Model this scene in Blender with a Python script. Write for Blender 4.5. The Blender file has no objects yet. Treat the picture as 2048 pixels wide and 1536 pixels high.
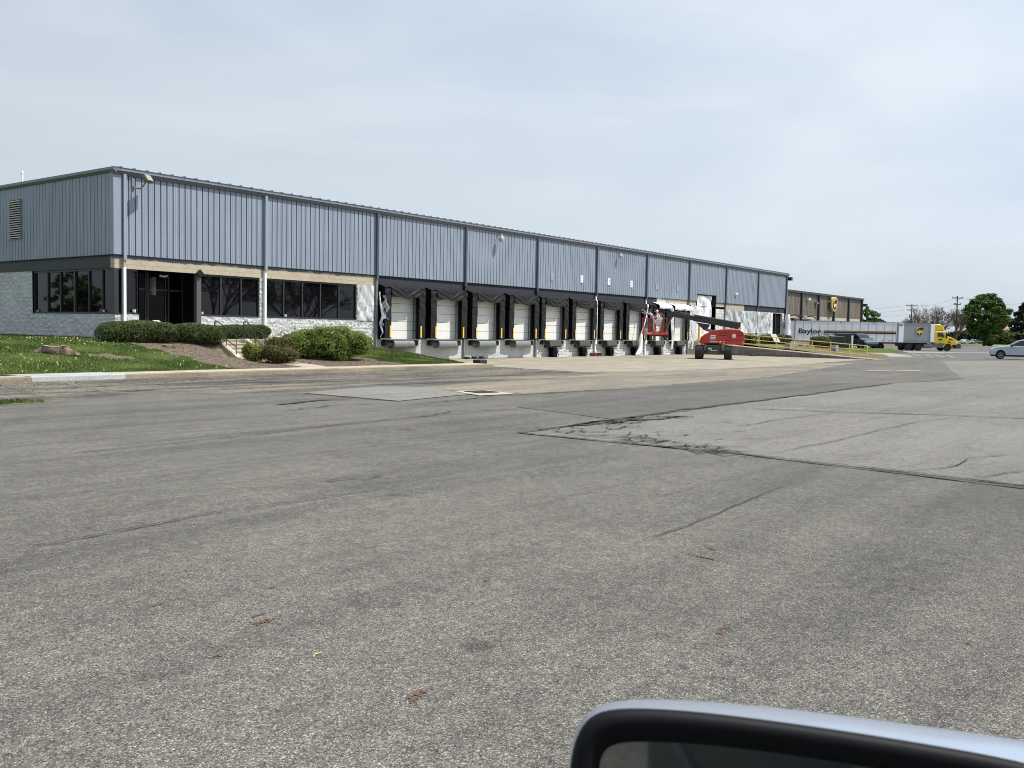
import bpy, bmesh, math, random
import numpy as np
from mathutils import Vector, Matrix
random.seed(7); rng = np.random.default_rng(7)
R = math.radians
sc = bpy.context.scene
C = bpy.context.scene.collection

# ------------------------------------------------------------------ camera
CAM = Vector((-21.7196, -37.9480, 1.8189))
YAW, PITCH, ROLL, FPX = 0.91874, -0.05715, 0.01813, 1865.8
RIGHT = Vector((0.60754512, -0.79407887, 0.01810198))
UP = Vector((0.03439004, 0.04906687, 0.99820327))
FWD = Vector((0.79354033, 0.605831, -0.05711874))
cam_d = bpy.data.cameras.new('camera'); cam = bpy.data.objects.new('camera', cam_d); C.objects.link(cam)
m = Matrix.Identity(4)
for i in range(3):
    m[i][0], m[i][1], m[i][2], m[i][3] = RIGHT[i], UP[i], -FWD[i], CAM[i]
cam.matrix_world = m
cam_d.sensor_width = 36; cam_d.lens = 36 * FPX / 2048
cam_d.clip_start = 0.05; cam_d.clip_end = 6000
cam_d.dof.use_dof = True; cam_d.dof.focus_distance = 30; cam_d.dof.aperture_fstop = 18
sc.camera = cam

# ------------------------------------------------------------------ light
SUN = Vector((0.27, -0.45, 0.85)).normalized()
w = bpy.data.worlds.new('World'); sc.world = w; w.use_nodes = True
nt = w.node_tree; nt.nodes.clear()
def N(nt, t, **k):
    n = nt.nodes.new(t)
    for a, b in k.items(): setattr(n, a, b)
    return n
out = N(nt, 'ShaderNodeOutputWorld'); bg = N(nt, 'ShaderNodeBackground')
sky = N(nt, 'ShaderNodeTexSky', sky_type='NISHITA', sun_disc=False)
sky.sun_elevation = math.asin(SUN.z); sky.sun_rotation = math.atan2(SUN.x, SUN.y)
sky.air_density = 1.0; sky.dust_density = 1.5; sky.ozone_density = 1.2
tc = N(nt, 'ShaderNodeTexCoord')
mp = N(nt, 'ShaderNodeMapping'); mp.inputs['Rotation'].default_value = (0.05, 0.1, 0.6); mp.inputs['Scale'].default_value = (1.0, 1.9, 5.0)
n1 = N(nt, 'ShaderNodeTexNoise'); n1.inputs['Scale'].default_value = 1.5; n1.inputs['Detail'].default_value = 7; n1.inputs['Roughness'].default_value = .5; n1.inputs['Distortion'].default_value = .7
rp = N(nt, 'ShaderNodeValToRGB')
rp.color_ramp.elements[0].position = .33; rp.color_ramp.elements[0].color = (.76, .76, .76, 1)
rp.color_ramp.elements[1].position = .62; rp.color_ramp.elements[1].color = (.95, .95, .95, 1)
n2 = N(nt, 'ShaderNodeTexNoise'); n2.inputs['Scale'].default_value = 1.1; n2.inputs['Detail'].default_value = 5; n2.inputs['Distortion'].default_value = .4
rp2 = N(nt, 'ShaderNodeValToRGB')
rp2.color_ramp.elements[0].position = .35; rp2.color_ramp.elements[0].color = (4.95, 5.75, 7.1, 1)
rp2.color_ramp.elements[1].position = .65; rp2.color_ramp.elements[1].color = (6.25, 6.95, 7.55, 1)
mix = N(nt, 'ShaderNodeMixRGB')
nt.links.new(tc.outputs['Generated'], mp.inputs[0]); nt.links.new(mp.outputs[0], n1.inputs[0]); nt.links.new(mp.outputs[0], n2.inputs[0])
nt.links.new(n1.outputs[0], rp.inputs[0]); nt.links.new(n2.outputs[0], rp2.inputs[0])
# thin high cloud scatters more light on the sun's side of the sky
dt = N(nt, 'ShaderNodeVectorMath', operation='DOT_PRODUCT'); dt.inputs[1].default_value = SUN
ma = N(nt, 'ShaderNodeMath', operation='MULTIPLY_ADD'); ma.inputs[1].default_value = .42; ma.inputs[2].default_value = .97
gl_ = N(nt, 'ShaderNodeVectorMath', operation='SCALE')
nt.links.new(tc.outputs['Generated'], dt.inputs[0]); nt.links.new(dt.outputs['Value'], ma.inputs[0]); nt.links.new(rp2.outputs[0], gl_.inputs[0]); nt.links.new(ma.outputs[0], gl_.inputs['Scale'])
nt.links.new(rp.outputs[0], mix.inputs[0]); nt.links.new(sky.outputs[0], mix.inputs[1]); nt.links.new(gl_.outputs[0], mix.inputs[2])
nt.links.new(mix.outputs[0], bg.inputs[0]); bg.inputs[1].default_value = 0.099
nt.links.new(bg.outputs[0], out.inputs[0])
sl = bpy.data.lights.new('sun', 'SUN'); sl.energy = 5.0; sl.angle = R(.6); sl.color = (1, .955, .88)
so = bpy.data.objects.new('sun', sl); C.objects.link(so)
so.rotation_euler = (-SUN).to_track_quat('-Z', 'Y').to_euler(); so.location = (0, 0, 60)
sc.view_settings.view_transform = 'Standard'; sc.view_settings.look = 'None'
sc.view_settings.exposure = 0.22; sc.view_settings.gamma = 1.0
sc.cycles.filter_width = 1.0

# ------------------------------------------------------------------ materials
MATS = {}
def mat(name, col, rough=.6, metal=0, spec=.5, var=0, vs=2.0, bump=0, bs=20, bd=.02, col2=None, island=0, emit=None, stretch=(1, 1, 1)):
    if name in MATS: return MATS[name]
    m = bpy.data.materials.new(name); m.use_nodes = True; t = m.node_tree
    b = t.nodes['Principled BSDF']
    b.inputs['Base Color'].default_value = (*col, 1); b.inputs['Roughness'].default_value = rough
    b.inputs['Metallic'].default_value = metal; b.inputs['Specular IOR Level'].default_value = spec
    geo = N(t, 'ShaderNodeNewGeometry'); mpn = N(t, 'ShaderNodeMapping'); mpn.inputs['Scale'].default_value = stretch
    t.links.new(geo.outputs['Position'], mpn.inputs[0])
    if var or island:
        src = None
        if var:
            nz = N(t, 'ShaderNodeTexNoise'); nz.inputs['Scale'].default_value = vs; nz.inputs['Detail'].default_value = 6
            t.links.new(mpn.outputs[0], nz.inputs[0])
            mr = N(t, 'ShaderNodeMapRange'); mr.inputs[1].default_value = .3; mr.inputs[2].default_value = .7
            t.links.new(nz.outputs[0], mr.inputs[0]); src = mr.outputs[0]
        if island:
            src2 = geo.outputs['Random Per Island']
            if src:
                a = N(t, 'ShaderNodeMix'); a.inputs[0].default_value = .5
                t.links.new(src, a.inputs[2]); t.links.new(src2, a.inputs[3]); src = a.outputs[0]
            else: src = src2
        v = max(var, island)
        c2 = col2 or tuple(c * (1 + v) for c in col); c1 = col if col2 else tuple(c * (1 - v) for c in col)
        mx = N(t, 'ShaderNodeMixRGB'); mx.inputs[1].default_value = (*c1, 1); mx.inputs[2].default_value = (*c2, 1)
        t.links.new(src, mx.inputs[0]); t.links.new(mx.outputs[0], b.inputs['Base Color'])
    if bump:
        nb = N(t, 'ShaderNodeTexNoise'); nb.inputs['Scale'].default_value = bs; nb.inputs['Detail'].default_value = 8; nb.inputs['Roughness'].default_value = .6
        bp = N(t, 'ShaderNodeBump'); bp.inputs['Strength'].default_value = bump; bp.inputs['Distance'].default_value = bd
        t.links.new(mpn.outputs[0], nb.inputs[0]); t.links.new(nb.outputs[0], bp.inputs['Height']); t.links.new(bp.outputs[0], b.inputs['Normal'])
    if emit: b.inputs['Emission Color'].default_value = (*emit, 1); b.inputs['Emission Strength'].default_value = 1
    MATS[name] = m; return m

def math_(t, op, a, b=None, c=None):
    n = N(t, 'ShaderNodeMath', operation=op)
    for i, v in enumerate((a, b, c)):
        if v is None: continue
        if isinstance(v, (int, float)): n.inputs[i].default_value = v
        else: t.links.new(v, n.inputs[i])
    return n.outputs[0]
def ramp(t, f, stops):
    r = N(t, 'ShaderNodeValToRGB'); e = r.color_ramp.elements
    e[0].position = stops[0][0]; e[0].color = (*stops[0][1], 1); e[1].position = stops[-1][0]; e[1].color = (*stops[-1][1], 1)
    for p, c in stops[1:-1]: x = e.new(p); x.color = (*c, 1)
    t.links.new(f, r.inputs[0]); return r.outputs[0]
def noise(t, v, s, d=4, r=.55, dist=0):
    n = N(t, 'ShaderNodeTexNoise'); n.inputs['Scale'].default_value = s; n.inputs['Detail'].default_value = d
    n.inputs['Roughness'].default_value = r; n.inputs['Distortion'].default_value = dist; t.links.new(v, n.inputs[0]); return n.outputs[0]
def mul(t, a, b, f=1.0):
    n = N(t, 'ShaderNodeMixRGB', blend_type='MULTIPLY'); n.inputs[0].default_value = f
    t.links.new(a, n.inputs[1]); t.links.new(b, n.inputs[2]); return n.outputs[0]
def mixc(t, f, a, b):
    n = N(t, 'ShaderNodeMixRGB')
    for i, v in enumerate((f, a, b)):
        if isinstance(v, tuple): n.inputs[i].default_value = (*v, 1)
        elif isinstance(v, float): n.inputs[i].default_value = v
        else: t.links.new(v, n.inputs[i])
    return n.outputs[0]
def scaled(t, v, s, rot=0):
    n = N(t, 'ShaderNodeMapping'); n.inputs['Scale'].default_value = s; n.inputs['Rotation'].default_value = (0, 0, rot); t.links.new(v, n.inputs[0]); return n.outputs[0]

def asphalt(name, dark, light, contrast=1.0, tan=0.0, streak=.25, grit=1.0, tanc=(.30, .245, .17)):
    m = bpy.data.materials.new(name); m.use_nodes = True; t = m.node_tree; b = t.nodes['Principled BSDF']
    g = N(t, 'ShaderNodeNewGeometry').outputs['Position']
    big = noise(t, g, .16, 5, .6, .3); mid = noise(t, g, .9, 5, .65)
    f = math_(t, 'ADD', math_(t, 'MULTIPLY', big, .55), math_(t, 'MULTIPLY', mid, .45))
    col = ramp(t, f, [(.38, dark), (.62, light)])
    if tan:
        tn = noise(t, scaled(t, g, (.10, .45, 1)), 1.6, 6, .65, .4)
        tf = ramp(t, tn, [(.60 - tan * .35, (0, 0, 0)), (.78 - tan * .35, (.85, .85, .85))])
        col = mixc(t, tf, col, tanc)
    # tyre tracks: soft bands that sweep along the lot
    st = noise(t, scaled(t, g, (.05, .75, 1), .12), 1.3, 3, .5, .8)
    st2 = noise(t, scaled(t, g, (.045, 1.6, 1), -.5), 1.1, 3, .5, .5)
    sfac = ramp(t, math_(t, 'MINIMUM', st, math_(t, 'ADD', st2, .03)), [(.33, (1 - streak,) * 3), (.50, (1.04,) * 3)])
    col = mul(t, col, sfac)
    # worn wheel arcs and a few oil drips
    for cx_, cy_, r_, wd_, k_ in ((-30, -8, 20.5, .16, .10), (-30, -8, 22.2, .16, .08), (2, -66, 30.5, .15, .12), (2, -66, 32.2, .15, .10), (-2, -10, 23.5, .14, .09), (-2, -10, 25.2, .14, .07)):
        vm = N(t, 'ShaderNodeVectorMath', operation='DISTANCE'); vm.inputs[1].default_value = (cx_, cy_, 0); t.links.new(g, vm.inputs[0])
        q = math_(t, 'ABSOLUTE', math_(t, 'SUBTRACT', vm.outputs['Value'], r_))
        fm = N(t, 'ShaderNodeMapRange'); fm.inputs[1].default_value = wd_ * .4; fm.inputs[2].default_value = wd_ * 1.5; fm.inputs[3].default_value = 1 - k_ * streak * 6; fm.inputs[4].default_value = 1; t.links.new(q, fm.inputs[0])
        cb = N(t, 'ShaderNodeCombineColor'); [t.links.new(fm.outputs[0], cb.inputs[i]) for i in range(3)]
        col = mul(t, col, cb.outputs[0], .8)
    ov = N(t, 'ShaderNodeTexVoronoi'); ov.inputs['Scale'].default_value = .42; t.links.new(g, ov.inputs[0])
    od = math_(t, 'ADD', ov.outputs['Distance'], math_(t, 'MULTIPLY', noise(t, g, 5, 4), .10))
    col = mul(t, col, ramp(t, od, [(.085, (.66, .65, .63)), (.125, (1, 1, 1))]))
    # aggregate: pale and dark stones in three sizes
    v1 = N(t, 'ShaderNodeTexVoronoi'); v1.inputs['Scale'].default_value = 165; t.links.new(g, v1.inputs[0])
    v2 = N(t, 'ShaderNodeTexVoronoi'); v2.inputs['Scale'].default_value = 75; t.links.new(g, v2.inputs[0])
    s1 = N(t, 'ShaderNodeSeparateColor'); t.links.new(v1.outputs['Color'], s1.inputs[0])
    s2 = N(t, 'ShaderNodeSeparateColor'); t.links.new(v2.outputs['Color'], s2.inputs[0])
    lo = 1 - .62 * contrast; hi = 1 + 1.5 * contrast
    a1 = ramp(t, s1.outputs[0], [(0, (lo,) * 3), (.5, (.93,) * 3), (.85, (1.2, 1.19, 1.15)), (1, (hi, hi * .98, hi * .91))])
    a2 = ramp(t, s2.outputs[0], [(0, (1 - .28 * contrast,) * 3), (1, (1 + .3 * contrast,) * 3)])
    n3 = noise(t, g, 7, 9, .86)
    a3 = ramp(t, n3, [(.36, (1 - .30 * grit,) * 3), (.64, (1 + .32 * grit,) * 3)])
    col = mul(t, mul(t, mul(t, col, a1), a2), a3)
    t.links.new(col, b.inputs['Base Color']); b.inputs['Roughness'].default_value = .92; b.inputs['Specular IOR Level'].default_value = .25
    bp = N(t, 'ShaderNodeBump'); bp.inputs['Strength'].default_value = .55; bp.inputs['Distance'].default_value = .006
    t.links.new(v1.outputs['Distance'], bp.inputs['Height']); bp.invert = True
    t.links.new(bp.outputs[0], b.inputs['Normal'])
    MATS[name] = m; return m

def concrete(name, c1, c2, joints=None, stain=.35):
    m = bpy.data.materials.new(name); m.use_nodes = True; t = m.node_tree; b = t.nodes['Principled BSDF']
    g = N(t, 'ShaderNodeNewGeometry').outputs['Position']
    f = noise(t, scaled(t, g, (.25, .8, 1)), 1.2, 7, .7, .3)
    col = ramp(t, f, [(.36, c1), (.62, c2)])
    col = mul(t, col, ramp(t, noise(t, g, 14, 5, .8), [(.3, (1 - stain * .6,) * 3), (.7, (1 + stain * .4,) * 3)]))
    if joints:
        sx = N(t, 'ShaderNodeSeparateXYZ'); t.links.new(g, sx.inputs[0])
        fac = None
        for ax, (sp, off, wd) in joints.items():
            q = math_(t, 'ABSOLUTE', math_(t, 'SUBTRACT', math_(t, 'FRACT', math_(t, 'DIVIDE', math_(t, 'ADD', sx.outputs[ax], off + 100 * sp), sp)), .5))
            l = math_(t, 'LESS_THAN', q, wd / sp / 2)
            fac = l if fac is None else math_(t, 'MAXIMUM', fac, l)
        col = mixc(t, math_(t, 'MULTIPLY', fac, .7), col, (.05, .045, .04))
    t.links.new(col, b.inputs['Base Color']); b.inputs['Roughness'].default_value = .9; b.inputs['Specular IOR Level'].default_value = .2
    MATS[name] = m; return m

def splitface(name, col, mortar, strength=1.0, dist=.09, drips=None):
    """split-face block: rough chips, coursed every 0.2 m"""
    m = bpy.data.materials.new(name); m.use_nodes = True; t = m.node_tree; b = t.nodes['Principled BSDF']
    g = N(t, 'ShaderNodeNewGeometry').outputs['Position']
    s = N(t, 'ShaderNodeSeparateXYZ'); t.links.new(g, s.inputs[0])
    cx = N(t, 'ShaderNodeCombineXYZ'); t.links.new(math_(t, 'ADD', s.outputs[0], s.outputs[1]), cx.inputs[0]); t.links.new(math_(t, 'ADD', s.outputs[2], .02), cx.inputs[1])
    br = N(t, 'ShaderNodeTexBrick'); br.inputs['Scale'].default_value = 1; br.inputs['Brick Width'].default_value = .4; br.inputs['Row Height'].default_value = .2
    br.inputs['Mortar Size'].default_value = .006 if strength > .5 else .008; br.inputs['Mortar Smooth'].default_value = .3
    br.inputs['Color1'].default_value = (*[c * .95 for c in col], 1); br.inputs['Color2'].default_value = (*[min(1, c * 1.05) for c in col], 1); br.inputs['Mortar'].default_value = (*mortar, 1)
    t.links.new(cx.outputs[0], br.inputs[0])
    colr = mul(t, br.outputs['Color'], ramp(t, noise(t, g, .8, 6, .7), [(.3, (.86,) * 3), (.7, (1.06,) * 3)]))
    if drips:
        z0, dcol = drips
        dn = noise(t, scaled(t, g, (1.1, 1.1, .5)), 1.6, 6, .6)
        th = math_(t, 'ADD', math_(t, 'MULTIPLY', dn, -.55), z0 + .275)
        f = math_(t, 'GREATER_THAN', s.outputs[2], th)
        colr = mixc(t, f, colr, dcol)
    t.links.new(colr, b.inputs['Base Color']); b.inputs['Roughness'].default_value = .8; b.inputs['Specular IOR Level'].default_value = .3
    nz = noise(t, g, 6, 7, .7, .6); vv = N(t, 'ShaderNodeTexVoronoi'); vv.inputs['Scale'].default_value = 6; t.links.new(g, vv.inputs[0])
    h = math_(t, 'ADD', math_(t, 'MULTIPLY', nz, 1.0), math_(t, 'MULTIPLY', vv.outputs['Distance'], .5))
    h = math_(t, 'SUBTRACT', h, math_(t, 'MULTIPLY', br.outputs['Fac'], .25))
    bp = N(t, 'ShaderNodeBump'); bp.inputs['Strength'].default_value = strength; bp.inputs['Distance'].default_value = dist
    t.links.new(h, bp.inputs['Height']); t.links.new(bp.outputs[0], b.inputs['Normal'])
    MATS[name] = m; return m

def plastic(name, alpha=.6, col=(.75, .78, .8), ax=1.0):
    m = bpy.data.materials.new(name); m.use_nodes = True; t = m.node_tree; b = t.nodes['Principled BSDF']
    b.inputs['Base Color'].default_value = (*col, 1); b.inputs['Roughness'].default_value = .28
    g = N(t, 'ShaderNodeNewGeometry').outputs['Position']
    n = noise(t, scaled(t, g, (1.2, 1.2, .55), .0), 1.7, 3, .5, 1.2)
    b2 = N(t, 'ShaderNodeBump'); b2.inputs['Strength'].default_value = .7; b2.inputs['Distance'].default_value = .12; t.links.new(n, b2.inputs['Height'])
    t.links.new(b2.outputs[0], b.inputs['Normal'])
    a = ramp(t, n, [(.38, (alpha - .2,) * 3), (.5, (alpha + .05,) * 3), (.62, (min(1, alpha + .3),) * 3)])
    t.links.new(a, b.inputs['Alpha']); MATS[name] = m; return m

def panelpaint(name, col):
    m = bpy.data.materials.new(name); m.use_nodes = True; t = m.node_tree; b = t.nodes['Principled BSDF']
    g = N(t, 'ShaderNodeNewGeometry').outputs['Position']
    n = noise(t, scaled(t, g, (3.3, 3.3, .05)), 1.0, 3, .6); n2_ = noise(t, scaled(t, g, (1, 1, .3)), 1.6, 5, .6)
    c = ramp(t, n, [(.35, tuple(x * y for x, y in zip(col, (.93, .95, .98)))), (.65, tuple(x * y for x, y in zip(col, (1.05, 1.04, 1.03))))])
    c = mul(t, c, ramp(t, n2_, [(.3, (.92,) * 3), (.7, (1.05,) * 3)]))
    t.links.new(c, b.inputs['Base Color']); b.inputs['Roughness'].default_value = .42; b.inputs['Specular IOR Level'].default_value = .4
    MATS[name] = m; return m

M_panel = panelpaint('siding_paint', (.258, .300, .360))
M_panel_side = MATS['siding_paint']
M_trim = mat('trim_paint', (.16, .185, .235), .45, var=.1, vs=3)
M_gut = mat('gutter_paint', (.20, .235, .29), .4, var=.08, vs=2)
M_gutd = mat('gutter_shade', (.12, .13, .15), .5)  # gutter paint darkened for the shade on its slanted lower face
M_slate = splitface('slate_block', (.032, .037, .048), (.018, .02, .026), .25, .01)
M_tan = splitface('tan_block', (.44, .385, .29), (.27, .235, .18), .25, .01, drips=(4.63, (.13, .145, .18)))
M_tan2 = splitface('tan_block_plain', (.42, .375, .29), (.27, .235, .18), .25, .01)
M_white = splitface('white_block', (.74, .76, .75), (.5, .52, .53), 1.0, .22)
M_dockw = splitface('dock_block', (.52, .54, .53), (.36, .38, .37), .6, .03)
M_frame = mat('bronze_frame', (.012, .012, .014), .5, spec=.3)
M_frame2 = mat('bronze_frame_light', (.028, .028, .03), .45)
M_black = mat('black_vinyl', (.014, .014, .016), .5, spec=.22, bump=.4, bs=7, bd=.02, stretch=(1, 1, 1.6))
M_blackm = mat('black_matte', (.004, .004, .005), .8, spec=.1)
M_dark = mat('dark_steel', (.035, .036, .038), .55, var=.3, vs=6)
M_galv = mat('galvanised', (.22, .235, .235), .45, metal=.35, var=.15, vs=5)
M_door = mat('door_white', (.70, .70, .665), .5, var=.05, vs=4)
M_wht = mat('white_paint', (.78, .80, .80), .45, var=.05, vs=3)
M_yel = mat('yellow_paint', (.72, .50, .06), .5, var=.15, vs=8)
M_yelr = mat('railing_yellow', (.66, .50, .12), .5, var=.2, vs=6)
M_red = mat('lift_red', (.44, .030, .020), .35, var=.1, vs=3)
M_rub = mat('rubber', (.018, .018, .019), .8, bump=.3, bs=40)
M_glass = mat('tinted_glass', (.003, .003, .004), .02, spec=.42)
M_cglass = mat('car_glass', (.01, .012, .014), .03, spec=.6)
M_plas = plastic('plastic_film', .55)
M_plasw = plastic('plastic_film_white', .75, (.85, .87, .9))
M_grass = mat('grass_blade', (.035, .068, .012), .6, spec=.2, island=.6, col2=(.10, .15, .03), var=.4, vs=1.2)
M_lawn = mat('lawn_soil', (.05, .075, .02), .95, spec=.1, var=.5, vs=1.8, col2=(.095, .12, .035), bump=.6, bs=9, bd=.06)
M_field = mat('far_grass', (.075, .115, .03), .95, spec=.1, var=.4, vs=.08, col2=(.13, .16, .05))
M_mulch = mat('mulch', (.085, .066, .05), .95, spec=.1, var=.6, vs=6, col2=(.19, .155, .12), bump=1, bs=16, bd=.05)
M_barkchip = mat('mulch_red', (.13, .065, .04), .95, spec=.1, var=.6, vs=7, col2=(.25, .15, .09), bump=1, bs=18, bd=.04)
M_leaf_y = mat('leaf_yew', (.012, .022, .006), .55, spec=.3, island=1, col2=(.10, .135, .028))
M_leaf_b = mat('leaf_bright', (.022, .045, .006), .5, spec=.35, island=1, col2=(.25, .34, .05))
M_leaf_r = mat('leaf_reddish', (.025, .045, .01), .5, spec=.3, island=1, col2=(.16, .115, .03))
M_leaf_yg = mat('leaf_yellowgreen', (.06, .10, .012), .5, spec=.3, island=1, col2=(.26, .30, .05))
M_leaf_m = mat('leaf_maple', (.014, .036, .006), .55, spec=.3, island=1, col2=(.115, .205, .03))
M_leaf_d = mat('leaf_dark', (.008, .017, .006), .6, spec=.2, island=1, col2=(.03, .045, .015))
M_leaf_g = mat('leaf_grey', (.08, .10, .035), .6, spec=.2, island=1, col2=(.18, .20, .08))
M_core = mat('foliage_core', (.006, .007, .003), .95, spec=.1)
M_bark = mat('bark', (.07, .058, .045), .9, spec=.1, var=.4, vs=6)
M_barkg = mat('bark_grey', (.15, .13, .105), .9, spec=.1, island=.5)
M_wood = mat('cut_wood', (.36, .27, .17), .9, spec=.1, var=.35, vs=7)
M_gold = mat('gold', (.62, .40, .05), .45)
M_brown = mat('logo_brown', (.035, .016, .008), .5)
# ------------------------------------------------------------------ mesh helpers
class MB:
    def __init__(s): s.v = []; s.f = []; s.mi = []
    def add(s, vs, fs, mi=0):
        o = len(s.v); s.v += [tuple(p) for p in vs]; s.f += [tuple(i + o for i in f) for f in fs]; s.mi += [mi] * len(fs); return s
    def box(s, x0, x1, y0, y1, z0, z1, mi=0, M=None):
        v = [Vector(p) for p in ((x0, y0, z0), (x1, y0, z0), (x1, y1, z0), (x0, y1, z0), (x0, y0, z1), (x1, y0, z1), (x1, y1, z1), (x0, y1, z1))]
        if M: v = [M @ p for p in v]
        return s.add(v, [(0, 3, 2, 1), (4, 5, 6, 7), (0, 1, 5, 4), (1, 2, 6, 5), (2, 3, 7, 6), (3, 0, 4, 7)], mi)
    def quad(s, a, b, c, d, mi=0): return s.add([a, b, c, d], [(0, 1, 2, 3)], mi)
    def prism(s, poly, axis, a, b, mi=0):
        n = len(poly)
        def P(p, t):
            return (t, p[0], p[1]) if axis == 'x' else (p[0], t, p[1]) if axis == 'y' else (p[0], p[1], t)
        vs = [P(p, a) for p in poly] + [P(p, b) for p in poly]
        fs = [tuple(range(n))[::-1], tuple(range(n, 2 * n))] + [(i, (i + 1) % n, (i + 1) % n + n, i + n) for i in range(n)]
        return s.add(vs, fs, mi)
    def tube(s, pts, r, seg=8, mi=0, cap=True):
        pts = [Vector(p) for p in pts]; rs = r if isinstance(r, (list, tuple)) else [r] * len(pts)
        rings = []
        for i, p in enumerate(pts):
            d = (pts[min(i + 1, len(pts) - 1)] - pts[max(i - 1, 0)]).normalized()
            u = d.cross(Vector((0, 0, 1)) if abs(d.z) < .95 else Vector((1, 0, 0))).normalized(); w_ = d.cross(u)
            rings.append([p + (u * math.cos(2 * math.pi * k / seg) + w_ * math.sin(2 * math.pi * k / seg)) * rs[i] for k in range(seg)])
        vs = [q for r_ in rings for q in r_]; fs = []
        for i in range(len(pts) - 1):
            for k in range(seg):
                fs.append((i * seg + k, i * seg + (k + 1) % seg, (i + 1) * seg + (k + 1) % seg, (i + 1) * seg + k))
        if cap: fs += [tuple(range(seg))[::-1], tuple(range((len(pts) - 1) * seg, len(pts) * seg))]
        return s.add(vs, fs, mi)
    def lathe(s, prof, c, axis='z', seg=16, mi=0):
        """prof: (radius, height) pairs along the axis"""
        vs = []; fs = []
        for r, h in prof:
            for k in range(seg):
                a = 2 * math.pi * k / seg; x, y = r * math.cos(a), r * math.sin(a)
                p = (x, y, h) if axis == 'z' else (x, h, y) if axis == 'y' else (h, x, y)
                vs.append((p[0] + c[0], p[1] + c[1], p[2] + c[2]))
        for i in range(len(prof) - 1):
            for k in range(seg): fs.append((i * seg + k, i * seg + (k + 1) % seg, (i + 1) * seg + (k + 1) % seg, (i + 1) * seg + k))
        fs += [tuple(range(seg))[::-1], tuple(range((len(prof) - 1) * seg, len(prof) * seg))]
        return s.add(vs, fs, mi)
    def grid(s, nu, nv, fn, mi=0):
        vs = [fn(i / nu, j / nv) for j in range(nv + 1) for i in range(nu + 1)]
        fs = [(j * (nu + 1) + i, j * (nu + 1) + i + 1, (j + 1) * (nu + 1) + i + 1, (j + 1) * (nu + 1) + i) for j in range(nv) for i in range(nu)]
        return s.add(vs, fs, mi)
    def build(s, name, mats, parent=None, smooth=False, fix=True):
        me = bpy.data.meshes.new(name); me.from_pydata(s.v, [], s.f)
        for mm in (mats if isinstance(mats, (list, tuple)) else [mats]): me.materials.append(mm)
        if any(s.mi): me.polygons.foreach_set('material_index', s.mi)
        if fix:
            bm = bmesh.new(); bm.from_mesh(me); bmesh.ops.recalc_face_normals(bm, faces=bm.faces); bm.to_mesh(me); bm.free()
        if smooth is True: me.polygons.foreach_set('use_smooth', [True] * len(me.polygons))
        elif smooth: me.shade_smooth() if hasattr(me, 'shade_smooth') else None; me.set_sharp_from_angle(angle=R(smooth))
        me.update()
        o = bpy.data.objects.new(name, me); C.objects.link(o)
        if parent: o.parent = parent
        return o
def tag(o, label=None, cat=None, group=None, kind=None):
    if label: o['label'] = label
    if cat: o['category'] = cat
    if group: o['group'] = group
    if kind: o['kind'] = kind
    return o
def thing(name, label, cat, loc=(0, 0, 0), rz=0, group=None):
    o = bpy.data.objects.new(name, None); C.objects.link(o); o.location = loc; o.rotation_euler = (0, 0, rz)
    return tag(o, label, cat, group)
def sub(name, mats, mb, parent, smooth=False, label=None, fix=True):
    o = mb.build(name, mats, parent, smooth, fix)
    if label: o['label'] = label
    return o
def bevel(o, w_=.02, seg=2, ang=30):
    b = o.modifiers.new('bevel', 'BEVEL'); b.width = w_; b.segments = seg; b.limit_method = 'ANGLE'; b.angle_limit = R(ang); b.harden_normals = False
    return o
def copy_tree(o, parent=None):
    c = o.copy(); C.objects.link(c); c.parent = parent
    for ch in list(o.children): copy_tree(ch, c)
    return c
def P(px, D, z=0):
    """ground point at depth D (metres) on the bearing of picture column px"""
    fh = Vector((math.sin(YAW), math.cos(YAW), 0)); rh = Vector((math.cos(YAW), -math.sin(YAW), 0))
    p = Vector((CAM.x, CAM.y, 0)) + fh * D + rh * ((px - 1024) / FPX * D); p.z = z; return p
def text_mesh(body, size, mt, parent, M, name='lettering', ext=.004, offset=0.0, sx=1.0, shear=0):
    cu = bpy.data.curves.new('t', 'FONT'); cu.body = body; cu.size = size; cu.extrude = ext; cu.offset = offset; cu.resolution_u = 3
    cu.align_x = 'CENTER'; cu.align_y = 'CENTER'; cu.shear = shear
    to = bpy.data.objects.new('t', cu); C.objects.link(to)
    bpy.context.view_layer.update()
    me = bpy.data.meshes.new_from_object(to.evaluated_get(bpy.context.evaluated_depsgraph_get()))
    bpy.data.objects.remove(to); bpy.data.curves.remove(cu)
    me.transform(M @ Matrix.Diagonal((sx, 1, 1, 1))); me.materials.clear(); me.materials.append(mt); me.name = name
    o = bpy.data.objects.new(name, me); C.objects.link(o); o.parent = parent; return o
def face_mat(origin, xdir, up=(0, 0, 1)):
    x = Vector(xdir).normalized(); u = Vector(up).normalized(); n = x.cross(u)
    m = Matrix.Identity(4)
    for i in range(3): m[i][0], m[i][1], m[i][2], m[i][3] = x[i], u[i], n[i], origin[i]
    return m
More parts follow.
